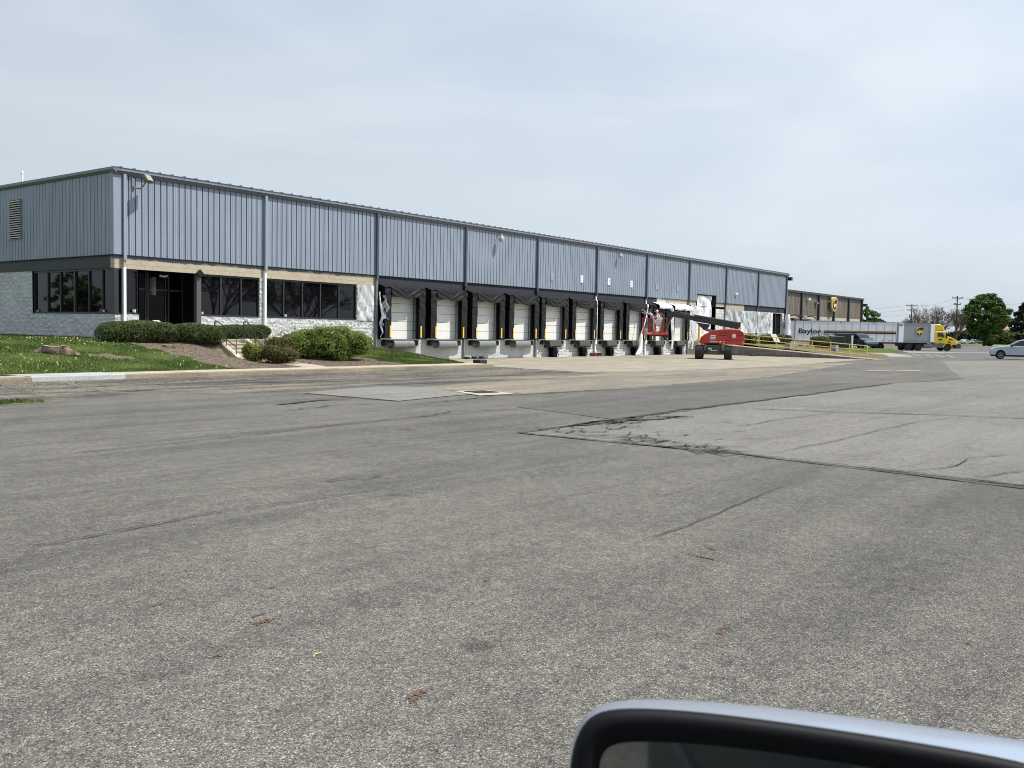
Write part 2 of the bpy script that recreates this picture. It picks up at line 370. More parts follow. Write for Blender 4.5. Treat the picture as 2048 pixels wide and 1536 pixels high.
def leaves(centers, size, mt, name, parent, jitter=.35, squash=1.0, normals=None):
    n = len(centers); c = np.asarray(centers, dtype=float)
    a = rng.normal(size=(n, 3)); a /= np.linalg.norm(a, axis=1)[:, None]
    if normals is not None: a = a * .9 + np.asarray(normals) * .8; a /= np.linalg.norm(a, axis=1)[:, None]
    t_ = rng.normal(size=(n, 3)); u = np.cross(a, t_); u /= np.linalg.norm(u, axis=1)[:, None]; v = np.cross(a, u)
    s = (size * (1 + jitter * rng.uniform(-1, 1, n)))[:, None]
    V = np.empty((n, 4, 3)); V[:, 0] = c - u * s; V[:, 1] = c - v * s * .55 * squash; V[:, 2] = c + u * s; V[:, 3] = c + v * s * .55 * squash
    me = bpy.data.meshes.new(name); me.vertices.add(n * 4); me.vertices.foreach_set('co', V.ravel())
    me.loops.add(n * 4); me.loops.foreach_set('vertex_index', np.arange(n * 4, dtype=np.int32))
    me.polygons.add(n); me.polygons.foreach_set('loop_start', np.arange(0, n * 4, 4, dtype=np.int32))
    me.update(calc_edges=True); me.materials.append(mt)
    o = bpy.data.objects.new(name, me); C.objects.link(o)
    if parent: o.parent = parent
    return o

# ------------------------------------------------------------------ ground
def sheet(name, poly, z, mt, wob=0.0, step=.6, kind='structure', sd=1):
    rr = random.Random(sd); pts = []
    for i in range(len(poly)):
        a = Vector((*poly[i], 0)); b = Vector((*poly[(i + 1) % len(poly)], 0)); L = (b - a).length
        n = max(1, int(L / step)) if wob else 1
        nrm = Vector((-(b - a).y, (b - a).x, 0)).normalized()
        for k in range(n):
            q = a.lerp(b, k / n) + nrm * (rr.uniform(-wob, wob) if k else 0); pts.append((q.x, q.y, z))
    bm = bmesh.new(); vs = [bm.verts.new(p) for p in pts]; f = bm.faces.new(vs); bm.normal_update()
    if f.normal.z < 0: f.normal_flip()
    bmesh.ops.triangulate(bm, faces=bm.faces)
    me = bpy.data.meshes.new(name); bm.to_mesh(me); bm.free(); me.materials.append(mt)
    o = bpy.data.objects.new(name, me); C.objects.link(o); o['kind'] = kind; return o

A_main = asphalt('asphalt_main', (.102, .0975, .088), (.138, .132, .1195), 1.15, streak=.19, grit=1.0)
A_old = asphalt('asphalt_old', (.140, .135, .124), (.176, .170, .156), .9, streak=.10, grit=1.0)
A_new = asphalt('asphalt_dark', (.084, .082, .078), (.115, .111, .104), .7, streak=.2)
A_patch = asphalt('asphalt_patch', (.165, .162, .150), (.205, .201, .187), .8, streak=.1)
A_worn = asphalt('asphalt_worn', (.052, .051, .051), (.15, .14, .122), 1.3, tan=.42, streak=.4, grit=2.2, tanc=(.21, .185, .145))
A_sand = asphalt('asphalt_sandy', (.13, .125, .115), (.20, .18, .145), .8, tan=.5, streak=.15, tanc=(.235, .205, .155))
A_lane = asphalt('asphalt_lane', (.10, .10, .103), (.13, .13, .13), .6, streak=.2)
K_apron = concrete('concrete_apron', (.225, .20, .155), (.325, .292, .23), stain=.6)
K_walk = concrete('concrete_walk', (.36, .32, .245), (.46, .415, .33), joints={0: (1.52, .3, .02)})
K_kerb = concrete('concrete_kerb', (.18, .15, .105), (.29, .25, .18), stain=.6)
K_new = concrete('concrete_new', (.30, .31, .30), (.42, .425, .41), stain=.4)
K_step = concrete('concrete_step', (.40, .36, .28), (.52, .47, .37), stain=.4)
K_wall = concrete('stone_wall', (.15, .14, .12), (.26, .24, .20), joints={1: (.75, .2, .03), 2: (.28, .0, .02)}, stain=.6)

tag(MB().quad((-3000, -3000, -.03), (3000, -3000, -.03), (3000, 3000, -.03), (-3000, 3000, -.03)).build('ground', M_field), kind='structure')
sheet('parking_lot', [(-60, -70), (60, -120), (200, -60), (268, -12), (236, 34), (150, 22), (115, 40), (-60, 40)], 0.0, A_main)
old = [(-8.5, -28), (16, -27.6), (24, -28.6), (60, -19.5), (78, -27), (90, -60), (-8.9, -60)]
sheet('old_asphalt', old, .004, A_old, wob=.10, step=.8, sd=3)
sheet('dark_asphalt', [(-5, -27.95), (16, -27.7), (14, -23.4), (4, -22.6), (-4, -24.5)], .008, A_new, wob=.06, sd=4)
sheet('worn_asphalt', [(-45, -9.3), (15.2, -9.3), (14.2, -15.7), (8, -17.5), (3, -17.4), (-1.2, -16.2), (-5, -17.1), (-9, -15.7), (-12.5, -17), (-45, -18)], .004, A_worn, wob=.22, step=.5, sd=5)
sheet('sandy_asphalt', [(14.2, -15.7), (40, -16.3), (44, -17.6), (18, -22.2), (4, -22.55), (-.2, -22.0), (-.9, -18.2), (3, -17.4), (8, -17.5)], .008, A_sand, wob=.15, step=.7, sd=6)
sheet('pale_patch', [(-4.9, -17.8), (-1.1, -17.0), (-.35, -18.4), (-1.6, -21.1), (-4.95, -21.6)], .016, A_patch, wob=.03, sd=7)
sheet('far_lane', [(57, -14.6), (75, -24.5), (150, -60), (235, -15), (163, 2.2), (116, 2.2), (74, -3), (63, -11)], .006, A_lane, wob=0)
sheet('concrete_apron', [(14.6, -9.3), (13.6, -14.6), (15.5, -16.1), (28, -17.2), (36, -16.7), (50, -15.4), (55.4, -15.2), (55.4, .6), (14.9, .6)], .012, K_apron, wob=.08, sd=8)
sheet('concrete_drive', [(63, -6.4), (98, 8.5), (112, -8), (109, -11), (95, -5.5), (74, -14), (68, -12)], .010, concrete('concrete_far', (.26, .25, .22), (.34, .32, .28)), sd=9)
sheet('light_kerb_strip', [(100.5, -3.5), (101.5, -2.6), (118.5, -13), (117, -14)], .02, K_walk)
sheet('far_road', [(228, 52), (300, -30), (312, -24), (240, 60)], .02, K_walk)
sheet('far_side_road', [(470, 400), (700, -200), (760, -200), (520, 400)], .02, K_walk)
# parking stripes and pale marks on the lot
mb = MB()
def stripe(a, b, wd, z=.014):
    a = Vector(a); b = Vector(b); n = Vector((-(b - a).y, (b - a).x)).normalized() * wd / 2
    mb.quad((a.x - n.x, a.y - n.y, z), (b.x - n.x, b.y - n.y, z), (b.x + n.x, b.y + n.y, z), (a.x + n.x, a.y + n.y, z))
for i in range(6):
    q = P(1780 + i * 22, 103); r2 = P(1798 + i * 22, 94 - i * .8); stripe((q.x, q.y), (r2.x, r2.y), .16)
stripe((29.6, -22.7), (31.2, -23.5), .5); stripe((31.6, -23.7), (33.2, -24.5), .5)
tag(mb.build('painted_marking', mat('worn_line', (.32, .30, .22), .8, var=.3, vs=3)), kind='structure')

# cracks and seams: thin ragged ribbons lying on the asphalt
mb = MB()
def crack(pts, wd, jit=.05, step=.22, z=.02, sd=0, taper=True):
    rr = random.Random(sd + int(pts[0][0] * 10)); P0 = []
    for i in range(len(pts) - 1):
        a = Vector(pts[i]); b = Vector(pts[i + 1]); n = max(2, int((b - a).length / step))
        for k in range(n): P0.append(a.lerp(b, k / n))
    P0.append(Vector(pts[-1])); off = 0; L = []; Rr = []
    for i, p in enumerate(P0):
        d = (P0[min(i + 1, len(P0) - 1)] - P0[max(i - 1, 0)]).normalized(); n = Vector((-d.y, d.x))
        off = off * .8 + rr.uniform(-jit, jit); wv = wd * rr.uniform(.35, 1.0) / 2
        if taper: wv *= min(1, .2 + 6 * min(i, len(P0) - 1 - i) / len(P0))
        L.append(p + n * (off + wv)); Rr.append(p + n * (off - wv))
    o = len(mb.v)
    for a, b in zip(L, Rr): mb.v += [(a.x, a.y, z), (b.x, b.y, z)]
    for i in range(len(L) - 1): mb.f.append((o + 2 * i, o + 2 * i + 1, o + 2 * i + 3, o + 2 * i + 2)); mb.mi.append(0)
crack([(-8.5, -28.0), (-6.3, -28.0), (-.2, -27.75), (5.6, -27.7), (11.6, -27.6), (17, -27.5)], .22, .05)
crack([(-8.5, -28), (-8.45, -32.3), (-8.9, -36.1), (-9.0, -50)], .10, .015, taper=False)
crack([(-8.42, -30), (-8.35, -33), (-8.8, -37)], .07, .03)
crack([(-6.9, -28.02), (-4.0, -28.0)], .34, .06); crack([(-6, -28.2), (-3, -28.5)], .22, .1)
crack([(-.2, -28.1), (.8, -30.8), (1.74, -32.4), (2.6, -34.5), (4, -38)], .12, .03, .5)
crack([(1.2, -27.8), (2.0, -29.6), (2.4, -31.5)], .04, .03, .4)
crack([(-4.6, -30.4), (-1.9, -30.4), (.7, -30.7)], .035, .03); crack([(-8.3, -32.45), (-3.7, -32.7), (-.5, -32.7), (2.6, -33.3)], .028, .03)
crack([(-8.6, -34.6), (-7.4, -35), (-6.4, -34.9), (-5.0, -35.4)], .03, .03, .3); crack([(-8.6, -35.4), (-7.2, -35.8)], .025, .03)
crack([(10, -28), (13, -31), (14, -34)], .06, .06, .6); crack([(17, -27.5), (24, -28.5), (34, -33)], .12, .1, .6)
for k in range(26):   # alligator cracking by the corner of the old asphalt
    x = -8.2 + rng.uniform(0, 2.2); y = -28.3 - (x + 8.4) * 0 - rng.uniform(0, 3.3) ; a = rng.uniform(-.9, .9)
    if rng.uniform() < .6: x = -8.2 + abs(rng.normal() * .35) + max(0, (-28.2 - y)) * .02; 
    crack([(x, y), (x + .45 * math.cos(a), y + .45 * math.sin(a) - .2)], .045, .05, .1)
for k in range(46):
    tt = rng.uniform(0, 1); x = -7.6 - .75 * tt + rng.normal() * .22; y = -28.2 - 3.6 * tt + rng.normal() * .25; pp = [(x, y)]; a = rng.uniform(-2.4, .6)
    for q in range(3): a += rng.normal() * .8; x += .22 * math.cos(a); y += .3 * math.sin(a) * .8; pp.append((x, y))
    crack(pp, rng.uniform(.025, .06), .02, .1)
for k in range(22):
    x = -7 + rng.uniform(0, 4.5); y = -28.1 - abs(rng.normal()) * .35
    crack([(x, y), (x + rng.uniform(.2, .9), y + rng.uniform(-.15, .1))], rng.uniform(.03, .09), .05, .1)
crack([(-18.6, -30.4), (-17.6, -30.37), (-16.3, -30.27), (-15.0, -30.4), (-13.6, -30.5)], .024, .012, .1)
crack([(-16.3, -25.3), (-12.7, -25.2), (-8.4, -24.8), (-7.4, -25.2)], .05, .02)
crack([(-14.9, -33.98), (-13.7, -33.97), (-12.36, -33.9), (-10.6, -33.8)], .022, .015, .1)
crack([(-14.4, -29.6), (-13.9, -29.75)], .05, .01, .1); crack([(-14.15, -29.9), (-13.5, -29.75)], .035, .01, .1)
crack([(-5.3, -22.4), (-3.6, -22.4), (-1.4, -21.9), (.5, -22.2), (4, -22.7)], .10, .04); crack([(-8, -20.6), (-6.2, -20.2), (-5.4, -20.6)], .22, .06)
crack([(-5, -17.9), (-5, -21.7)], .06, .01); crack([(-9, -22), (-7, -21.6), (-5.4, -22.1)], .08, .06)
crack([(-7.8, -24.9), (-6.2, -24.4), (-4.5, -25.2)], .07, .08)
for k in range(26):
    x = rng.uniform(-12, 14); y = rng.uniform(-15.5, -10)
    crack([(x, y), (x + rng.uniform(.8, 3), y + rng.uniform(-.5, .5))], rng.uniform(.05, .18), .12)
tag(mb.build('pavement_crack', mat('crack_tar', (.034, .032, .030), .9, var=.5, vs=30), fix=False), kind='structure')

# weeds, rust smears and straw scattered on the near asphalt
mb = MB(); rs = mat('rust_smear', (.12, .07, .04), .9, var=.5, vs=60)
def smear(c, L, wd, ang, n=26):
    for k in range(n):
        t_ = rng.normal() * .35; u_ = rng.normal() * .3; x = c[0] + t_ * L * math.cos(ang) - u_ * wd * math.sin(ang); y = c[1] + t_ * L * math.sin(ang) + u_ * wd * math.cos(ang)
        s = rng.uniform(.003, .009); a = rng.uniform(0, 3)
        mb.quad((x - s * 1.6 * math.cos(a), y - s * 1.6 * math.sin(a), .007), (x + s * math.sin(a), y - s * math.cos(a), .008), (x + s * 1.6 * math.cos(a), y + s * 1.6 * math.sin(a), .007), (x - s * math.sin(a), y + s * math.cos(a), .008))
for c, L, wd, a, n in (((-14.78, -34.62), .34, .03, 1.4, 90), ((-14.47, -34.56), .16, .03, 1.2, 30), ((-16.42, -35.58), .16, .05, .2, 40), ((-18.39, -34.85), .11, .05, .3, 70),
                       ((-18.15, -33.33), .12, .05, .1, 60), ((-18.09, -33.2), .09, .03, .1, 25), ((-16.45, -33.75), .16, .04, .4, 30), ((-18.4, -32.53), .07, .03, 0, 14), ((-17.63, -32.76), .07, .03, 0, 14),
                       ((-15.65, -36.8), .15, .03, .3, 16), ((-14.62, -36.23), .1, .03, .3, 12), ((-16.85, -34.92), .1, .03, .3, 10), ((-16.15, -26.62), .25, .08, 0, 18), ((-15.82, -27.07), .2, .06, 0, 14), ((-18.67, -33.62), .06, .03, 0, 10)):
    smear(c, L, wd, a, n)
tag(mb.build('rust_debris', rs, fix=False), 'brown rust crumbs and dead seeds scattered over the near asphalt', 'debris', kind='stuff')
tw = MB().tube([(-18.36, -34.04, .006), (-18.33, -34.02, .008), (-18.27, -34.02, .006)], [.003, .004, .002], 5).build('twig', mat('straw', (.55, .38, .13), .8)); tag(tw, 'small straw coloured twig lying on the near asphalt', 'twig')
tar = MB()
for a, b in (((-14.36, -29.62), (-13.9, -29.72)), ((-14.3, -29.9), (-14.0, -29.98))):
    pass
# storm drain set in pale concrete
sheet('drain_surround', [(-1.05, -19.95), (.15, -20.25), (-.55, -21.9), (-1.9, -21.7)], .022, K_walk, wob=.02)
dr = thing('storm_drain', 'dark iron storm drain grate set in a pale concrete square in the lot', 'drain', (-.78, -20.85, .026), R(-14))
f = MB(); f.box(-.36, .36, -.36, -.3, 0, .02).box(-.36, .36, .3, .36, 0, .02).box(-.36, -.3, -.3, .3, 0, .02).box(.3, .36, -.3, .3, 0, .02)
sub('frame', M_dark, f, dr); g_ = MB()
for k in range(9): g_.box(-.29, .29, -.29 + k * .066, -.26 + k * .066, -.0, .012)
g_.box(-.3, .3, -.3, .3, -.02, -.004, 0); sub('grate', M_dark, g_, dr)

gv = []
for _ in range(9000):
    x, y = rng.uniform(-16, 14.5), -9.45 - abs(rng.normal()) * 2.2
    if y < -16.2 or (x > 3 and rng.uniform() < .5): continue
    if math.sin(x * .7) + math.sin(x * .31 + y * 1.9) + rng.normal() * .8 < -.3: continue
    gv.append((x, y, .022))
tag(leaves(gv, .020, mat('gravel_chip', (.05, .048, .046), .95, island=1, col2=(.30, .275, .225)), 'gravel', None, squash=1.5, normals=[(0, 0, 2.2)] * len(gv)), 'loose gravel and broken asphalt crumbs along the kerb', 'gravel', kind='stuff')
# kerb and pavement in front of the lawn
kb = MB(); z = .15
secs = [(-60 + i * 3.05, -60 + i * 3.05 + 3.04) for i in range(26)]
def ky(x): return -9.32 + .0 * x
kerb = MB(); knew = MB()
for a, b in secs:
    if b > 14.3: b = 14.3
    if a > 14.2: break
    t_ = knew if (-8.3 < (a + b) / 2 < -4.9) else kerb
    dz = random.uniform(-.006, .006) if t_ is kerb else .012
    t_.prism([(-9.32, -.02), (-9.30, .13 + dz), (-9.26, .155 + dz), (-9.08, .158 + dz), (-9.08, -.02)], 'x', a, b)
tag(kerb.build('kerb', K_kerb), kind='structure'); tag(knew.build('new_kerb', K_new), kind='structure')
wk = MB(); wn = MB(); wb = MB(); x = -60
for a, b in secs:
    if b > 14.3: b = 14.3
    if a > 14.2: break
    mid = (a + b) / 2; t_ = wn if (-8.3 < mid < -4.9) else wk
    if mid < -8.3 and mid > -16:    # broken slabs
        wk.add([(a, -9.075, .10), (b, -9.075, .15), (b, -8.5, .17), (a + .9, -8.7, .15), (a, -8.4, .12)], [(0, 1, 2, 3, 4)]); wk.add([(a, -8.36, .13), (a + .92, -8.63, .19), (b, -8.44, .19), (b, -7.8, .16), (a, -7.8, .14)], [(0, 1, 2, 3, 4)]); continue
    t_.box(a + .004, b - .004, -9.07, -7.8, -.02, .156 + (.012 if t_ is wn else random.uniform(-.004, .004)))
tag(wk.build('sidewalk', K_walk), kind='structure'); tag(wn.build('new_sidewalk', K_new), kind='structure')
# apron edge kerb lip where the pavement meets the docks
# ------------------------------------------------------------------ lawn and planting bed (one terrain)
def sstep(a, b, x): t_ = min(1, max(0, (x - a) / (b - a))); return t_ * t_ * (3 - 2 * t_)
def lin(a, b, x): return min(1, max(0, (x - a) / (b - a)))
def H(x, y):
    if 3.42 < x < 4.95 and y > -3.95: return .22
    h = .16 + .99 * (.35 * lin(-7.8, -1.6, y) + .65 * sstep(-8.2, -1.4, y))
    s = .16 + .22 * lin(-7.8, -3.7, y) + .78 * sstep(-3.6, -2.0, y)          # cut steeper round the steps
    k = sstep(1.2, 3.4, x); h = h * (1 - k) + s * k
    if x > 9.0:
        k2 = sstep(9, 14.5, x); flat = .12 + .68 * lin(-6, -.2, y); h = h * (1 - k2) + flat * k2
    # the right-hand side runs out along a diagonal on to the concrete
    d = ((x - 15.1) * .787 - (y + 7.4) * .616)        # distance past the diagonal line
    lim = -.01 - d * .17; h = min(h, lim) if x > 9 else h
    return h + .015 * math.sin(x * 2.1 + y) * math.sin(y * 1.7)
def Lx(y): return np.interp(y, [-8, -7.6, -6, -4, -3, -1, 0], [.6, .1, -.2, -1.1, -1.2, -2.3, -2.6])
def is_bed(x, y):
    wv = .18 * math.sin(x * 3 + y * 2) + .12 * math.sin(7 * x - 3 * y)
    if Lx(y) + wv < x < 9.9 + wv + .3 * math.sin(y): return 1
    if x >= 9.9 and y > -.75 + wv * .6 - max(0, x - 15) * .1: return 2
    r = math.hypot((x + 3.3) / 1.15, (y + 5.2) / .5)
    if r + wv * 2 < .75: return 1
    return 0
cell = .16; lw = MB(); bd = MB(); bc = MB()
xs = np.arange(-30, 23, cell); vh = {}
def cellq(t_, x, y, c): t_.quad((x, y, H(x, y)), (x + c, y, H(x + c, y)), (x + c, y + c, H(x + c, y + c)), (x, y + c, H(x, y + c)))
grass_spots = []
for x in np.arange(-30, 23, cell):
    for y in np.arange(-7.8, 0.0, cell):
        k = is_bed(x, y)
        if H(x + cell / 2, y + cell / 2) < -.03: continue
        cellq((lw, bd, bc)[k], x, y, cell)
        if not k: grass_spots.append((x, y))
for x in np.arange(-60, -.2, 1.0):
    for y in np.arange(-.12, 44, 1.0): lw.quad((x, y, 1.15), (x + 1, y, 1.15), (x + 1, y + 1, 1.15), (x, y + 1, 1.15))
def weld(o):
    bm = bmesh.new(); bm.from_mesh(o.data); bmesh.ops.remove_doubles(bm, verts=bm.verts, dist=.003); bm.to_mesh(o.data); bm.free(); o.data.polygons.foreach_set('use_smooth', [True] * len(o.data.polygons)); return o
tag(weld(lw.build('lawn', M_lawn, fix=False)), kind='structure'); tag(weld(bd.build('planting_bed', M_mulch, fix=False)), kind='structure'); tag(weld(bc.build('bark_chip_bed', M_barkchip, fix=False)), kind='structure')
def blades(name, spots, per, h0, h1, mt, wdt=.012, cellw=cell):
    s = np.array(spots); n = len(s) * per; b = np.repeat(s, per, 0) + rng.uniform(0, cellw, (n, 2))
    zz = np.array([H(a, c) if c < -.0 else 1.15 for a, c in b]); keep = zz > .0; b = b[keep]; zz = zz[keep]; n = len(b)
    a = rng.uniform(0, math.pi, n); hh = rng.uniform(h0, h1, n) * (.7 + .5 * np.sin(b[:, 0] * 1.3) * np.sin(b[:, 1] * 2.1)); le = rng.normal(size=(n, 2)) * .35 * hh[:, None]
    V = np.empty((n, 3, 3)); V[:, 0, 0] = b[:, 0] - np.cos(a) * wdt; V[:, 0, 1] = b[:, 1] - np.sin(a) * wdt; V[:, 0, 2] = zz - .01
    V[:, 1, 0] = b[:, 0] + np.cos(a) * wdt; V[:, 1, 1] = b[:, 1] + np.sin(a) * wdt; V[:, 1, 2] = zz - .01
    V[:, 2, 0] = b[:, 0] + le[:, 0]; V[:, 2, 1] = b[:, 1] + le[:, 1]; V[:, 2, 2] = zz + hh
    me = bpy.data.meshes.new(name); me.vertices.add(n * 3); me.vertices.foreach_set('co', V.ravel()); me.loops.add(n * 3); me.loops.foreach_set('vertex_index', np.arange(n * 3, dtype=np.int32))
    me.polygons.add(n); me.polygons.foreach_set('loop_start', np.arange(0, n * 3, 3, dtype=np.int32)); me.update(calc_edges=True); me.materials.append(mt)
    o = bpy.data.objects.new(name, me); C.objects.link(o); return o
gs = [s for s in grass_spots if s[0] > -13]
tag(blades('grass', gs, 16, .04, .10, M_grass, .014), 'short green spring grass on the lawn in front of the offices', 'grass', kind='stuff')
gl = [(x, y) for x in np.arange(-14, -.3, .16) for y in np.arange(0, 11, .16)]
tag(blades('grass', gl, 7, .05, .12, M_grass, .016), 'green grass growing along the white side wall of the building', 'grass', kind='stuff')
wds = [(-12.9 + rng.normal() * .55 + t_ * .4, -16.5 + rng.normal() * .22 + t_ * .1) for t_ in (rng.uniform(-2, 1.6) for _ in range(420))]
Hs = H
def H(x, y): return .02
tag(blades('weeds', wds, 8, .03, .09, M_grass, .014), 'patch of weeds growing through the broken asphalt at the left edge', 'weeds', kind='stuff')
H = Hs
# dandelions
ds = []
for _ in range(2200):
    s = gs[rng.integers(len(gs))]; x, y = s[0] + rng.uniform(0, cell), s[1] + rng.uniform(0, cell)
    if x > 9 and rng.uniform() < .75: continue
    if math.sin(x * .9 + 1) * math.sin(y * .8) + rng.normal() * .5 < .0: continue
    ds.append((x, y, H(x, y) + rng.uniform(.05, .10)))
tag(leaves(ds, .021, mat('dandelion', (.75, .62, .10), .7, island=1, col2=(.78, .76, .55)), 'dandelions', None, squash=1.7), 'yellow and white dandelions dotted all over the lawn', 'dandelions', kind='stuff')
# leaf litter / chips on the bed
ls = []
for _ in range(9000):
    x, y = rng.uniform(-2.6, 19), rng.uniform(-7.7, 0)
    if is_bed(x, y) and H(x, y) > .03: ls.append((x, y, H(x, y) + rng.uniform(0, .03)))
tag(leaves(ls, .026, mat('chips', (.07, .045, .03), .95, island=1, col2=(.30, .23, .17)), 'mulch_chips', None), 'brown wood chips and dry leaves covering the planting bed', 'mulch', kind='stuff')
ls = [(x, y, .018) for x, y in ((rng.uniform(19, 29), -rng.uniform(.05, .5) ** 1.5 * 1.4) for _ in range(900))]
tag(leaves(ls, .03, MATS['chips'], 'leaf_litter', None), 'dry brown leaves blown against the foot of the dock wall', 'leaves', kind='stuff')

# stumps
def stump(x, y, r, h, label, roots):
    z0 = H(x, y); t_ = thing('tree_stump', label, 'tree stump', (x, y, z0)); b = MB(); n = 26; vs = []
    prof = [(1.22, -.1), (1.1, h * .25), (1.03, h * .6), (1.0, h)]
    lob = [random.uniform(-.06, .06) for _ in range(n)]
    for i, (rr, hh) in enumerate(prof):
        for k in range(n):
            a = 2 * math.pi * k / n; root = max(0, math.sin(a * roots / 2 + .7)) ** 3 * (1 - i / 3) ** 2 * 1.1 if roots else 0
            q = r * (rr * (.8 if i == 0 else 1) + root + lob[k]); vs.append((q * math.cos(a), q * math.sin(a), hh))
    fs = [(i * n + k, i * n + (k + 1) % n, (i + 1) * n + (k + 1) % n, (i + 1) * n + k) for i in range(3) for k in range(n)]
    b.add(vs, fs); sub('bark', mat('stump_bark', (.11, .08, .055), .95, var=.9, vs=6, bump=1, bs=14, bd=.05, stretch=(1, 1, .3)), b, t_, smooth=True)
    c = MB(); c.add([(r * (1.0 + lob[k]) * math.cos(2 * math.pi * k / n), r * (1 + lob[k]) * math.sin(2 * math.pi * k / n), h + .002 + .02 * math.sin(k)) for k in range(n)], [tuple(range(n))])
    sub('cut_top', M_wood, c, t_); return t_
stump(-4.95, -4.35, .47, .21, 'wide cut tree stump with flared roots in the middle of the lawn', 5)
stump(.15, -3.45, .24, .07, 'low raw stump with splintered roots just in front of the hedge', 3)

# hedges and bushes
def bush(name, label, cat, c, rad, mt, n, size, spiky=0, seed=0, core=True, flat=2.6, group=None, lump=.10, stems=False):
    """rad = half extents; crown = many small leaves through the outer shell of a rounded box"""
    t_ = thing(name, label, cat, (c[0], c[1], c[2]), c[3] if len(c) > 3 else 0, group=group); rr = np.random.default_rng(seed + 11)
    d = rr.normal(size=(n, 3)); d /= np.linalg.norm(d, axis=1)[:, None]; d[:, 2] = np.abs(d[:, 2]) * np.where(rr.uniform(size=n) < .62, 1, -1)
    k = (np.abs(d[:, 0]) ** flat + np.abs(d[:, 1]) ** flat + np.abs(d[:, 2]) ** flat) ** (-1 / flat); s = d * k[:, None]
    ph = rr.uniform(0, 6, 6)
    f = 1 + lump * (np.sin(s[:, 0] * rad[0] * 4 + ph[0]) * np.sin(s[:, 1] * rad[1] * 4 + ph[1]) + np.sin(s[:, 0] * rad[0] * 2.2 + s[:, 2] * rad[2] * 5 + ph[2]) * .7 + .5 * np.sin(s[:, 0] * rad[0] * 9 + ph[3]) * np.sin(s[:, 2] * rad[2] * 9 + ph[4]))
    f = f * (1 - np.abs(rr.normal(size=n)) * (.07 if not spiky else .12))
    pts = s * f[:, None] * np.array(rad) + np.array([0, 0, rad[2]])
    if spiky:
        ns = int(40 * spiky); sp = rr.integers(0, n, ns); ex = []
        for i in sp:
            if s[i, 2] < .2: continue
            for q in range(9): ex.append(pts[i] + np.array([rr.normal() * .02, rr.normal() * .02, .035 * q + rr.uniform(0, .03)]) * spiky)
        if ex: pts = np.vstack([pts, np.array(ex)]); s = np.vstack([s, np.tile([0, 0, 1.], (len(ex), 1))])
    ok = pts[:, 2] > .02
    leaves(pts[ok], size, mt, 'leaves', t_, normals=s[ok])
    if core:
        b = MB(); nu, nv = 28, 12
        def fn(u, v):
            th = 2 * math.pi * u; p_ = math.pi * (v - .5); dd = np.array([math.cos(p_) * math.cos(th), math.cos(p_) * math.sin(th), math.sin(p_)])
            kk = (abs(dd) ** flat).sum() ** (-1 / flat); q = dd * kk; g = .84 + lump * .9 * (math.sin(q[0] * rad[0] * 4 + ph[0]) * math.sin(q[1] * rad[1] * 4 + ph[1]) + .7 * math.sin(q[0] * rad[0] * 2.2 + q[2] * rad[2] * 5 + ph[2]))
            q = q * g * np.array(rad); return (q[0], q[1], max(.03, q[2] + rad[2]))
        b.grid(nu, nv, fn); sub('light_block_core', M_core, b, t_, smooth=True)  # unseen near-black core added to block light through the leaves
    st = MB()
    for q in range(7): a = rr.uniform(0, 6.28); st.tube([(rr.uniform(-.4, .4) * rad[0], rr.uniform(-.3, .3) * rad[1], -.1), (rr.uniform(-.6, .6) * rad[0], rr.uniform(-.5, .5) * rad[1], rad[2])], [.025, .012], 5)
    sub('stems', M_bark, st, t_)
    return t_
hb = 'clipped dark yew hedges round the entrance'
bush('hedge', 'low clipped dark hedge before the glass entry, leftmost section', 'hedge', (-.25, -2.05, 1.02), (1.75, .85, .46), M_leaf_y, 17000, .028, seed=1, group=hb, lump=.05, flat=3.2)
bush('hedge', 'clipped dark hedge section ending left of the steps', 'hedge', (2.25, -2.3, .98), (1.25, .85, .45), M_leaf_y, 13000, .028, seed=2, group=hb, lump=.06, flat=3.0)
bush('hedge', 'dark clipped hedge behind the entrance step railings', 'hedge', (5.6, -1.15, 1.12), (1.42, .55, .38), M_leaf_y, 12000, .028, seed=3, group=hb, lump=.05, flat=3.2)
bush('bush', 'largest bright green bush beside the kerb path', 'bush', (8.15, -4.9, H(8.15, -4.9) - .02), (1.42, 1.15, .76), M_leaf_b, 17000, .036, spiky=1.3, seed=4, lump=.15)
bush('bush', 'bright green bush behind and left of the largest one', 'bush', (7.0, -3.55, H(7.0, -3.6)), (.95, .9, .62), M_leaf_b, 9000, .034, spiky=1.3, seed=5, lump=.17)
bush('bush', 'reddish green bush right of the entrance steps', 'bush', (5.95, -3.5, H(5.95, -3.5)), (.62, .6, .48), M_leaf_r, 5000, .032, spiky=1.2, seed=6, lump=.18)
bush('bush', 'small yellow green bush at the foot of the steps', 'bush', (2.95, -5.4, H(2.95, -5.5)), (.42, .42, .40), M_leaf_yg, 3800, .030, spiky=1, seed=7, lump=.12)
bush('bush', 'low reddish bush spreading over the path near the kerb', 'bush', (3.75, -6.1, H(3.75, -6.1)), (.68, .52, .36), M_leaf_r, 6000, .032, spiky=1, seed=8, lump=.2)

